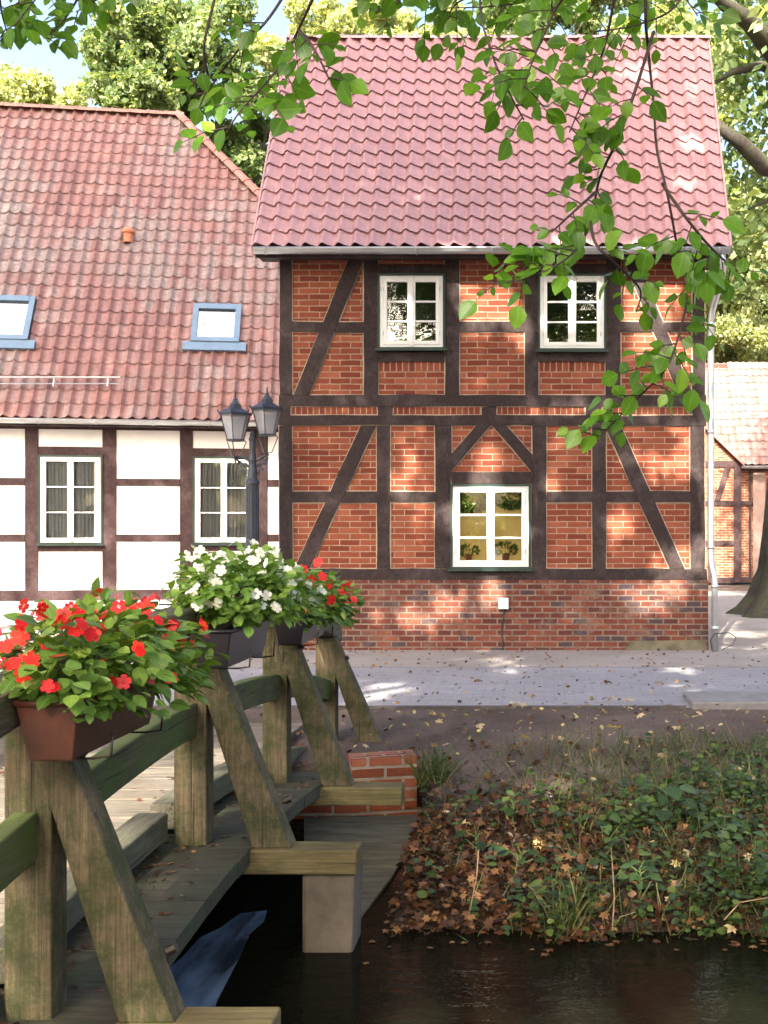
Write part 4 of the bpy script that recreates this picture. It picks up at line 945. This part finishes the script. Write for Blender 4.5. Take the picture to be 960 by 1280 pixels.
# hedge-like growth that closes the view under the crowns
for x, y, lb in ((-3.2, 31, 'dark green bush in the shade of the gap between the houses'),):
    tree('bush', (x, y, 0), 5, .1, [(0, 0, 1.6, 1.6), (1.2, 0, 3.2, 1.5), (-1.1, .3, 2.6, 1.6), (.2, 0, 4.6, 1.4)], M['tree_b'], lb, None, nleaf=800, lsz=.45, cat='bush')
for k, (x, y) in enumerate(((-11, -20), (-4, -23), (3, -19), (9.5, -22), (16, -16))):
    tree('background_tree', (x, y, -.12), 12, .3, [(math.cos(q*2.1)*2.4, math.sin(q*2.1)*1.5, 1.8+q*1.1, 1.9) for q in range(8)], M['tree_b'], ('broad tree far left of the viewer on the near bank', 'broad tree standing well behind the viewer', 'broad tree behind the viewer and right of the beech', 'broad tree far right of the viewer on the near bank', 'outermost broad tree at the right on the near bank')[k], 'trees on the near bank', nleaf=700, lsz=.6)
# big tree at the right edge
bt_ = empty('old_tree', (5.15, 23.5, 0), 'massive old tree with flared mossy trunk at the right edge beside the road', 'tree')
mb = MB(); c0 = Vector((4.92, 23.5, 0)); n = 26; prof = [(-.3, 1.45), (0, 1.25), (.15, 1.06), (.4, .90), (.9, .76), (1.6, .73), (2.6, .70), (4, .62), (6, .55), (8, .5), (11, .4)]
base = 0
for z, r in prof:
    for k in range(n):
        a = 2*math.pi*k/n; fl = max(0, 1-z/1.5); rr = r*(1+.14*fl*math.sin(a*5+1)+.05*math.sin(a*9+z)+.04*math.sin(a*3+z*2)); mb.v.append((c0.x+rr*math.cos(a)+z*.05+.02*z*z*.3, c0.y+rr*math.sin(a), z))
for i in range(len(prof)-1):
    for k in range(n): a = i*n+k; b2 = i*n+(k+1) % n; mb.f.append([a, b2, b2+n, a+n]); mb.uv.append([(0, 0)]*4); mb.m.append(0)
mb.build('trunk', M['bark'], bt_, smooth=True)
lm = MB()
for pts, r0 in (([P(1010, 330, 23), P(985, 215, 22), P(955, 208, 21.5), P(925, 178, 21), P(903, 162, 20.8), P(880, 140, 21)], .24), ([P(1010, 120, 23), P(965, 60, 21.5), P(935, 25, 21), P(905, 5, 20.5), P(880, -20, 20)], .26),
                ([P(1000, 100, 23), P(950, 82, 22), P(915, 90, 21.5), P(897, 102, 21.5)], .12), ([P(985, 215, 22), P(960, 250, 22), P(935, 262, 22)], .07)):
    lm.tube(pts, [r0*(1-.75*i/(len(pts)-1)) for i in range(len(pts))], 9)
lm.build('limb', M['bark'], bt_, smooth=True)
n = 2600; cc = np.array([[5.6+rng.uniform(-2.4, 4), 22.5+rng.uniform(-2.2, 3), rng.uniform(8.0, 16)] for _ in range(46)]+[list(P(px, py, 23)) for px, py in ((915, 240), (950, 300), (905, 60), (950, 130), (925, 345), (958, 60), (905, 120))])
pk = cc[rng.integers(0, len(cc), n)]; p = pk+rng.normal(size=(n, 3))*.42
scatter('crown', *CL[1], p, basis(unit(n), unit(n)), .42*rng.uniform(.6, 1.3, n), M['tree_b'], bt_, smooth=False)
mo = MB(); 
# ------------------------------------------------------------ overhanging beech: trunk beside the camera, twigs hanging into view, canopy above
be = empty('beech_tree', (3.4, .6, -.12), 'beech overhanging the canal, its leafy twigs hanging into view before the roofs', 'tree')
tb = MB(); tb.tube([(3.4, .6, -.4), (3.4, .6, 0), (3.35, .65, 1), (3.2, .7, 2.6), (3.0, .9, 4.5), (2.8, 1.1, 7), (2.6, 1.2, 10)], [.5, .38, .32, .30, .27, .2, .1], 14)
tb.build('trunk', M['bark'], be, smooth=True)
lb_ = MB(); LIMB = [Vector((3.1, .9, 3.9)), Vector((2.2, 2.0, 4.6)), Vector((1.2, 3.0, 4.7)), Vector((.3, 3.3, 4.5)), Vector((-.8, 3.3, 4.3)), Vector((-1.6, 3.4, 4.0))]
lb_.tube(LIMB, [.11, .08, .06, .045, .03, .015], 8)
lb_.build('limb', M['bark'], be, smooth=True)
def cat(pts, n):
    out = []; P_ = [pts[0]]+pts+[pts[-1]]
    for i in range(1, len(P_)-2):
        for k in range(n):
            t = k/n; a, b2, c, d = P_[i-1], P_[i], P_[i+1], P_[i+2]
            out.append(.5*((2*b2)+(c-a)*t+(2*a-5*b2+4*c-d)*t*t+(3*b2-a-3*c+d)*t**3))
    out.append(pts[-1]); return out
def twig(paths, D, label=None, seed=0, lsize=.062, dens=1.0, droop=.5):
    """paths: [(pixel polyline, leafing start fraction, side twig length px)]"""
    r = random.Random(seed); mb = MB(); lp = []; ld = []; ln_ = []
    for pl_, start, sl_, dd in paths:
        pts = [P(px, py, D+dd+.12*math.sin(i*1.3+seed)) for i, (px, py) in enumerate(pl_)]; cv = cat(pts, 8); n = len(cv)
        mb.tube(cv, [.0042*(1-.8*i/n)+.0010 for i in range(n)], 6)
        tot = 0; nxt = 0
        for i in range(1, n):
            tot += (cv[i]-cv[i-1]).length
            if i/n < start or tot < nxt: continue
            nxt = tot+r.uniform(.030, .050)/dens
            t = (cv[min(i+1, n-1)]-cv[i-1]).normalized()
            for _ in range(1):
                sd_ = t.cross(Vector((r.gauss(0, .3), -1, r.gauss(0, .3)))).normalized()*r.choice((-1, 1))
                L = sl_*r.uniform(.35, 1.1)*(D/F); dirn = (sd_*.9+t*.5+Vector((0, r.uniform(-.6, .6), -.1))).normalized()
                q = [cv[i], cv[i]+dirn*L*.5, cv[i]+dirn*L+Vector((0, 0, -.12*L))]; mb.tube(q, [.0022, .0016, .0008], 5)
                m_ = max(2, int(L/.030))
                for k in range(m_+1):
                    f = (k+.6)/(m_+.6); pp = q[0].lerp(q[2], f); sgn = 1 if k % 2 else -1
                    sdir = dirn.cross(Vector((r.gauss(0, .35), -1, r.gauss(.25, .35)))).normalized()*sgn
                    dl = (dirn*.6+sdir*(.95 if k < m_ else 0)+Vector((0, r.uniform(-.4, .4), -droop*.5))).normalized()
                    lp.append(pp); ld.append(dl); ln_.append(Vector((r.gauss(0, .5), -.75, r.gauss(.6, .45))))
    bo = mb.build('branch', M['twig'], be, smooth=True)
    n = len(lp); a = np.array([tuple(v) for v in lp]); d_ = np.array([tuple(v) for v in ld]); nn = np.array([tuple(v) for v in ln_])
    hz = np.clip(rng.normal(.4, .22, n), 0, 1); hz = np.where(rng.random(n) < .04, 1, hz*.93)
    scatter('leaves', *LEAF, a, basis(d_, nn), lsize*rng.uniform(.45, 1.2, n), M['beech'], bo, rnd=hz)
    return bo
up4 = lambda px: (px, -520)
twig([([(815, -560), (812, -200), (807, 0), (810, 60), (817, 130), (821, 186), (833, 237), (843, 289), (850, 330), (859, 371), (847, 424), (832, 461), (805, 490), (775, 520), (750, 545)], .50, 62, 0),
      ([(817, 40), (796, 107), (774, 170), (750, 222), (738, 277), (722, 310), (690, 335), (650, 350), (618, 353)], .12, 46, .05),
      ([(828, 230), (850, 262), (880, 300), (905, 325), (930, 350)], .25, 48, -.1), ([(745, 240), (720, 262), (690, 290)], .2, 40, .1), ([(738, 277), (745, 305), (770, 330), (800, 362), (795, 390)], .3, 40, 0)], 3.3, seed=3, dens=1.25)
twig([([(640, -560), (610, -150), (600, 0), (615, 67), (632, 107), (655, 150)], .55, 55, .1), ([(700, -300), (720, -60), (690, 20), (668, 70), (655, 110)], .45, 55, 0),
      ([(790, -200), (770, -20), (755, 60), (735, 110), (712, 165)], .4, 45, .1)], 3.2, seed=5, dens=1.15)
twig([([(560, -500), (470, -160), (400, -20), (373, 37), (353, 78), (325, 112), (298, 142), (280, 172)], .45, 62, 0), ([(373, 37), (392, 60), (412, 100)], .1, 35, 0), ([(300, -150), (270, -10), (255, 60), (262, 110), (240, 118)], .55, 40, .15), ([(420, -120), (345, 10), (300, 60), (262, 110)], .4, 50, .2)], 3.2, seed=9, dens=1.15)
twig([([(560, -500), (300, -220), (120, -90), (60, -20), (20, 30)], .62, 60, .3), ([(120, -90), (105, -20), (80, 25), (55, 48)], .2, 45, .4), ([(20, -100), (0, -10), (10, 45)], .2, 50, .2)], 3.4, seed=12, dens=1.5)
twig([([(930, -300), (860, -90), (760, -25), (640, 5), (560, 10)], .35, 60, .5), ([(880, -90), (850, 0), (800, 30), (740, 40)], .3, 60, .4), ([(560, -200), (470, -40), (430, -5)], .5, 40, .4), ([(700, -150), (620, -30), (570, 5), (560, 25)], .3, 55, .5), ([(880, -120), (850, -30), (872, 20)], .3, 45, .6)], 3.5, seed=15, dens=1.4)

twig([([(350, -300), (260, -90), (190, -30), (130, -5), (95, 15)], .5, 45, .5), ([(500, -250), (520, -60), (500, 0), (470, 14)], .5, 45, .5), ([(560, -260), (590, -60), (560, -5), (530, 12)], .5, 45, .6), ([(700, -260), (720, -60), (690, 0), (700, 30)], .5, 50, .5)], 3.4, seed=21, dens=1.2)
# canopy that shades the place: leaves where the photograph shows shade, gaps where it shows sun flecks
GAPS = [(612, 385, 38, 42), (818, 362, 42, 40), (812, 425, 34, 34), (845, 450, 18, 30), (438, 506, 34, 12), (718, 506, 70, 12), (480, 602, 26, 16), (520, 632, 26, 24), (515, 580, 18, 22), (520, 690, 14, 16), (845, 700, 34, 26), (605, 752, 46, 24), (820, 752, 42, 22),
        (860, 565, 12, 40), (775, 660, 26, 30), (800, 580, 34, 18), (720, 360, 34, 60), (612, 655, 55, 58), (800, 95, 34, 16), (868, 180, 20, 22), (740, 190, 30, 10), (855, 232, 30, 10), (868, 110, 14, 26), (490, 862, 46, 12), (600, 825, 40, 6), (850, 840, 40, 6), (500, 905, 50, 15), (690, 1000, 20, 14),
        (640, 835, 30, 12), (620, 1075, 26, 30), (690, 1155, 40, 26), (520, 780, 60, 25), (890, 560, 14, 260), (870, 862, 36, 7), (100, 1165, 60, 60), (90, 1000, 50, 60), (445, 1065, 50, 20), (350, 900, 20, 60), (455, 900, 28, 60), (410, 1120, 26, 40), (170, 1240, 60, 60),
        (440, 455, 10, 10), (395, 560, 12, 10), (600, 470, 22, 14), (400, 690, 10, 8), (560, 740, 16, 12), (700, 690, 14, 12), (700, 560, 12, 14), (530, 250, 20, 8), (450, 300, 20, 8), (930, 790, 40, 30), (930, 640, 40, 60), (120, 770, 160, 30), (560, 352, 20, 14), (625, 300, 40, 12), (660, 420, 16, 30), (415, 620, 16, 26), (610, 570, 26, 12), (690, 610, 14, 22), (830, 600, 18, 12), (450, 765, 22, 10), (700, 770, 26, 10), (770, 735, 30, 9), (385, 540, 14, 8), (540, 525, 60, 7), (640, 525, 50, 6), (800, 525, 50, 12), (505, 400, 12, 40), (360, 640, 6, 24), (130, 860, 90, 70), (290, 745, 70, 50), (90, 1060, 30, 90)]
def ingap(p):
    if p[1] < 1: return False
    x, y = proj(p)
    for gx_, gy, a, b2 in GAPS:
        if ((x-gx_)/a)**2+((y-gy)/b2)**2 < 1: return True
    return False
tg = []
def add(n, f):
    k = 0
    while k < n:
        p = f(); k += 1
        if not ingap(p): tg.append(p)
U = random.uniform
add(15000, lambda: Vector((U(-4.2, 2.9), YF, U(-.4, 5.6))))                     # brick facade
def rp():
    s = U(-.05, 1.08); return Vector((U(-4.3, 3.2), 15.93+2.22*s, 5.39+3.67*s))
add(9000, rp)
add(7500, lambda: Vector((U(-4.5, 4.5), U(9, 16.3), 0)))                       # road
add(5000, lambda: Vector((U(-1.0, 3.0), U(5.2, 9.5), -.2)))                    # bank
add(600, lambda: Vector((U(-2.0, -1.0), U(3.0, 9.0), U(0, 1.1))))             # bridge
add(500, lambda: Vector((U(2.9, 9), U(16, 34), U(0, 1))))
add(1500, lambda: Vector((U(-14, -4.5), YW, U(0, 3.4))))                        # white wall, thin
def rp2():
    s = U(0, 1); return Vector((U(-15, -3), 21.05+4.45*s, 3.6+6.83*s))
add(15000, rp2)
def up_sun(t):
    if t.y > 15.5: k = (t.y-U(-1, 8.5))/-SUNV.y
    else: k = (U(8.2, 12.6)-t.z)/SUNV.z
    p = t+SUNV*k
    if p.y > .5 and proj(p)[1] > -90: return None
    # the twigs hanging before the camera stay half lit
    q = p-SUNV*((p.y-3.3)/SUNV.y)
    if -1.3 < q.x < 1.3 and 1.9 < q.z < 4.4 and random.random() < .85: return None
    return p
pos = [tuple(p) for p in map(up_sun, tg) if p is not None]
# unseen leaf layer added over the canal to keep its banks dark
for _ in range(17000):
    p = Vector((U(-6, 7), U(-2, 10), U(6.8, 11)))
    if p.y > .5 and proj(p)[1] > -90: continue
    g0 = p-SUNV*(p.z/SUNV.z); g1 = p-SUNV*((p.z-1.2)/SUNV.z); g2 = p-SUNV*((p.z+.3)/SUNV.z); rr_ = random.random()
    if g0.y > 10.3 and rr_ < .78: continue
    if -4.9 < g0.x < -1.95 and 2.5 < g0.y < 11 and rr_ < .8: continue
    if -2.2 < g1.x < -1.15 and 3.4 < g1.y < 8.4 and rr_ < .5: continue
    q = p-SUNV*((p.y-3.3)/SUNV.y)
    if -1.4 < q.x < 1.4 and 1.9 < q.z < 4.4 and random.random() < .85: continue
    if ingap(g2): continue
    pos.append(tuple(p))
def clear(p):
    f_ = Vector(p)+SUNV*((p[1]-YF)/-SUNV.y)*1.0
    f_ = Vector(p)-SUNV*((YF-p[1])/-SUNV.y)
    if -.3 < f_.z < 5.4 and -3.8 < f_.x < 2.5:
        x, y = proj(f_)
        for gx_, gy, a, b2 in GAPS:
            if ((x-gx_)/(a+9))**2+((y-gy)/(b2+9))**2 < 1: return False
    return True
pos = [p for p in pos if clear(p)]
pos = np.array(pos)
print('canopy cards', len(pos), pos.min(0), pos.max(0))
homes = [(be, None), (empty('plane_tree', (-5.6, .2, -.12), 'tall shade tree on the near bank beyond the bridge', 'tree'), Vector((-5.6, .2, 0))),
         (empty('plane_tree', (-1.0, -6.2, -.12), 'tall shade tree behind the viewer on the near bank', 'tree'), Vector((-1.0, -6.2, 0))), (empty('plane_tree', (-11.5, 3.0, -.12), 'tall shade tree on the left of the canal, far from the bridge', 'tree'), Vector((-11.5, 1.6, 0)))]
hp = np.array([[1.5, 3.0], [-5.6, 2.5], [-1, -4], [-11.5, 5]]); own = np.argmin(((pos[:, None, :2]-hp[None])**2).sum(2), axis=1)
for i, (e, b0) in enumerate(homes):
    q = pos[own == i]
    if len(q) == 0: continue
    n = len(q); scatter('crown', *CL[i % 4], q, basis(unit(n), unit(n)), .34*rng.uniform(.6, 1.4, n), M['canopy'], e, smooth=False)  # includes the unseen leaf layer added over the canal
    tk = MB()
    if b0 is not None:
        tk.tube([b0+Vector((0, 0, -.5)), b0+Vector((0, 0, 0)), b0+Vector((.05, 0, 1.2)), b0+Vector((.15, .2, 5)), b0+Vector((.3, .4, 9.5))], [.6, .42, .34, .28, .12], 12); s0 = b0+Vector((.2, .2, 6))
        tk.build('trunk', M['bark'], e, smooth=True); tk = MB()
    else: s0 = Vector((2.7, 1.1, 7.5))
    for k in range(12): v = Vector(q[random.randrange(n)]); tk.tube(limbpath(s0, v, 5, .08, .15), [.13, .10, .08, .06, .04, .02], 7)
    tk.build('limb', M['bark'], e, smooth=True)

# ------------------------------------------------------------ bank vegetation and litter
def onground(n, x0, x1, y0, y1, dens=None):
    out = []
    while len(out) < n:
        x, y = U(x0, x1), U(y0, y1)
        if x < -.80 and y < 8.8: continue
        if dens and random.random() > dens(x, y): continue
        out.append((x, y, ground_z(x, y)))
    return np.array(out)
MAPLE = ([(0, 0, 0), (-.15, .25, .06), (-.52, .22, .0), (-.32, .45, .08), (-.5, .72, -.04), (-.2, .68, .06), (0, 1, -.08), (.2, .68, .06), (.5, .72, .02), (.32, .45, .1), (.52, .22, -.04), (.15, .25, .04), (0, .45, -.03)],
         [(12, 0, 11), (12, 11, 10, 9), (12, 9, 8, 7), (12, 7, 6, 5), (12, 5, 4, 3), (12, 3, 2, 1), (12, 1, 0)])
def litter(name, n, box, size, mat, dens=None, lift=.01, tilt=.35, tpl=MAPLE, label=''):
    p = onground(n, *box, dens); p[:, 2] += lift+rng.random(n)*lift*2
    nn = np.array([0, 0, 1])+rng.normal(size=(n, 3))*tilt; d = rng.normal(size=(n, 3))*np.array([1, 1, .5])
    o = scatter(name, *tpl, p, basis(d, nn), size*rng.uniform(.35, 1.15, n), mat, None, kind='stuff'); tag(o, label); return o
slope = lambda x, y: (1 if x < .3 else .55) if y < 7.6 else .22 if y < 8.1 else .07
litter('fallen_leaves', 3600, (-1.15, 2.2, 6.0, 9.3), .060, M['litter'], slope, .014, .8, label='brown and orange fallen leaves covering the bank')
litter('fallen_leaves', 4200, (-1.15, 2.2, 6.0, 9.0), .055, M['litter_dark'], slope, .008, .5, tpl=LEAF, label='dark fallen leaves matted on the bank, shade painted into their colour')
litter('fallen_leaves', 150, (-1.1, 2.2, 6.1, 10.9), .075, M['litter_pale'], None, .02, .4, label='pale yellow fallen leaves lying over the darker litter')
litter('fallen_leaves', 900, (-4, 5, 9, 16.2), .05, M['litter'], None, .022, .35, label='scattered fallen leaves on the soil and road')
litter('fallen_leaves', 260, (-1.9, 5, 9, 12), .055, M['litter_pale'], None, .025, .35, label='scattered pale leaves on the soil beside the road')
p = np.array([(U(-2.0, -1.48), U(3.2, 8.2), 0) for _ in range(800)]); p[:, 2] = [.075+arch(y) for y in p[:, 1]]; p = p[(rng.random(800) < np.where(p[:, 0] < -1.72, 1, .3))]; n = len(p)
o = scatter('fallen_leaves', *MAPLE, p, basis(rng.normal(size=(n, 3))*np.array([1, 1, .2]), np.array([0, 0, 1])+rng.normal(size=(n, 3))*.3), .03*rng.uniform(.3, 1.2, n), M['litter'], None, kind='stuff'); tag(o, 'small dry leaves lying on the bridge ledge')
p = np.array([(U(-4.4, -2.0), U(2.6, 9.8), 0) for _ in range(150)]); p[:, 2] = [deckz(y)+.012 for y in p[:, 1]]; n = len(p)
o = scatter('fallen_leaves', *MAPLE, p, basis(rng.normal(size=(n, 3))*np.array([1, 1, .2]), np.array([0, 0, 1])+rng.normal(size=(n, 3))*.2), .05*rng.uniform(.5, 1.2, n), M['litter'], None, kind='stuff'); tag(o, 'fallen leaves scattered on the bridge deck')
p = np.array([(U(-.9, 2.2), 6.02-abs(random.gauss(0, .14)), WZ+.003) for _ in range(45)]); n = len(p)
o = scatter('fallen_leaves', *MAPLE, p, basis(rng.normal(size=(n, 3))*np.array([1, 1, .02]), np.array([0, 0, 1])+rng.normal(size=(n, 3))*.05), .05*rng.uniform(.5, 1.1, n), M['litter'], None, kind='stuff'); tag(o, 'leaves floating along the water edge')
# undergrowth: short leafy stems, denser to the right
def weeds(name, n, box, size, mat, dens, hmin, hmax, tpl, label, per=6):
    b0 = onground(n, *box, dens); P_, D_, N_, = [], [], []
    for x, y, z in b0:
        h_ = U(hmin, hmax); le = Vector((random.gauss(0, .25), random.gauss(-.15, .25), 1)).normalized()
        for k in range(per):
            a = U(0, 6.28); f = (k+1)/per; P_.append((x+le.x*h_*f, y+le.y*h_*f, z+le.z*h_*f)); D_.append((math.cos(a), math.sin(a), U(-.35, .35))); N_.append((random.gauss(0, .35), random.gauss(-.25, .35), 1))
    n = len(P_); o = scatter(name, *tpl, np.array(P_), basis(np.array(D_), np.array(N_)), size*rng.uniform(.5, 1.2, n), mat, None, kind='stuff'); tag(o, label); return o
cln = lambda x, y: (.5+.5*math.sin(x*5.1+2*math.sin(y*3.3)))*(.5+.5*math.sin(y*6.3+1.5*math.sin(x*4.7+1)))
dr = lambda x, y: (.15+1.3*cln(x, y))*min(1, max(.05, (x+.25)*.8))*(1 if y < 7.9 else .3 if x > .8 else .07)
weeds('undergrowth', 800, (-.75, 2.3, 6.0, 9.0), .050, M['weed'], dr, .03, .26, LEAF, 'low green weeds and ground ivy on the bank')
weeds('undergrowth', 120, (-.8, 2.3, 6.05, 8.0), .065, M['nettle'], lambda x, y: .35+.6*(x > .2), .05, .22, LEAFR, 'broader dull green weeds among the leaf litter')
def blades(name, n, box, h_, mat, dens, label, tuft=None, parent=None):
    if tuft is None: b0 = onground(n, *box, dens)
    else: b0 = np.array([(tuft[0]+random.gauss(0, tuft[3]), tuft[1]+random.gauss(0, tuft[3]), tuft[2]) for _ in range(n)])
    tv = [(-.018, 0, 0), (.018, 0, 0), (-.016, .4, -.03), (.016, .4, -.03), (-.011, .75, -.16), (.011, .75, -.16), (0, 1, -.36)]; tf = [(0, 1, 3, 2), (2, 3, 5, 4), (4, 5, 6)]
    d = np.array([0, -.08, 1])+rng.normal(size=(n, 3))*np.array([.4, .4, .1]); o = scatter(name, tv, tf, b0, basis(d, rng.normal(size=(n, 3))*np.array([1, 1, .1])), h_*rng.uniform(.5, 1.3, n), mat, parent)
    return o
o = blades('grass', 4200, (-.7, 2.4, 6.0, 9.4), .16, M['grass'], lambda x, y: min(1, max(.06, x*.55+.35)), ''); tag(o, 'thin grass among the leaf litter on the bank', kind='stuff')
t0 = P(541, 1003, 8.3); o = blades('grass_tuft', 160, None, .26, M['grass'], None, '', tuft=(t0.x, 8.35, ground_z(t0.x, 8.35), .05)); tag(o, 'grass tuft beside the brick abutment', 'grass tuft')
t0 = P(712, 1175, 6.1); o = blades('grass_tuft', 60, None, .24, M['grass'], None, '', tuft=(t0.x, 6.12, ground_z(t0.x, 6.12), .04)); tag(o, 'thin grass tuft hanging at the water line', 'grass tuft')
# dry stalks by the water
for pts, lb in (([(765, 1172), (768, 1120), (764, 1060)], 'straight dry brown stalk standing at the water edge'), ([(770, 1190), (767, 1160), (775, 1146), (795, 1140)], 'bent pale stalk arching over the water'), ([(905, 1150), (925, 1128), (960, 1122)], 'reddish dry stalk leaning right over the bank'), ([(598, 1062), (596, 1095), (585, 1150)], 'thin pale stalk drooping from the leaf pile')):
    mb = MB(); mb.tube([P(a, c, 6.12-.02*i) for i, (a, c) in enumerate(pts)], [.004, .0035, .002, .0015][:len(pts)], 5); o = mb.build('stalk', simple('dry_stalk', (.30, .20, .12), .7, .2, 10)); tag(o, lb, 'stalk')
# broad-leaved plants
def broad(px, py, D, h_, n, size, label, mat='nettle'):
    q = P(px, py, D); x, y = q.x, D; z = ground_z(x, y); e = empty('leafy_plant', (x, y, z), label, 'plant', 'leafy plants on the bank')
    s_ = MB(); P_, D_, N_ = [], [], []
    for k in range(n):
        a = k*2.4+U(-.3, .3); f = .25+.75*k/n; b0 = Vector((x, y, z+h_*f)); r = size*(.5+.6*(1-f)); t_ = b0+Vector((math.cos(a)*r, math.sin(a)*r, .03)); s_.tube([b0, t_], [.003, .002], 5)
        P_.append(tuple(t_)); D_.append((math.cos(a), math.sin(a), U(-.55, 0))); N_.append((math.cos(a)*.3, math.sin(a)*.3-.4, 1))
    s_.tube([(x, y, z), (x+.01, y, z+h_*.5), (x, y, z+h_)], [.005, .004, .002], 6); s_.build('stem', M['stem'], e)
    scatter('leaves', *LEAFR, np.array(P_), basis(np.array(D_), np.array(N_)), size*rng.uniform(.7, 1.15, n), M[mat], e)
broad(832, 1010, 7.3, .26, 12, .13, 'tallest broad-leaved plant with bluish drooping leaves, at the top of the bank')
broad(752, 1040, 7.2, .12, 6, .10, 'small plant with one round leaf left of the tall broad-leaved plant')
broad(594, 1085, 6.9, .14, 5, .09, 'pale green seedling with star-like leaves in the brown leaf litter', 'weed')
broad(650, 1100, 6.75, .10, 7, .08, 'low green plant among the orange leaves in the middle of the bank', 'weed')
broad(640, 1040, 7.4, .14, 9, .08, 'leafy plant right of the brick abutment below the soil edge', 'weed')
broad(905, 1060, 6.9, .18, 12, .09, 'bushy dark green weed near the right edge above the water')
broad(800, 1130, 6.4, .16, 12, .075, 'green weed hanging right over the dark water')
broad(690, 1130, 6.3, .12, 7, .07, 'little weed above the pale maple leaves at the water', 'weed')
broad(936, 960, 8.6, .10, 10, .08, 'bright green clover-like clump at the top right of the bank', 'weed')
print('objects', len(bpy.data.objects))
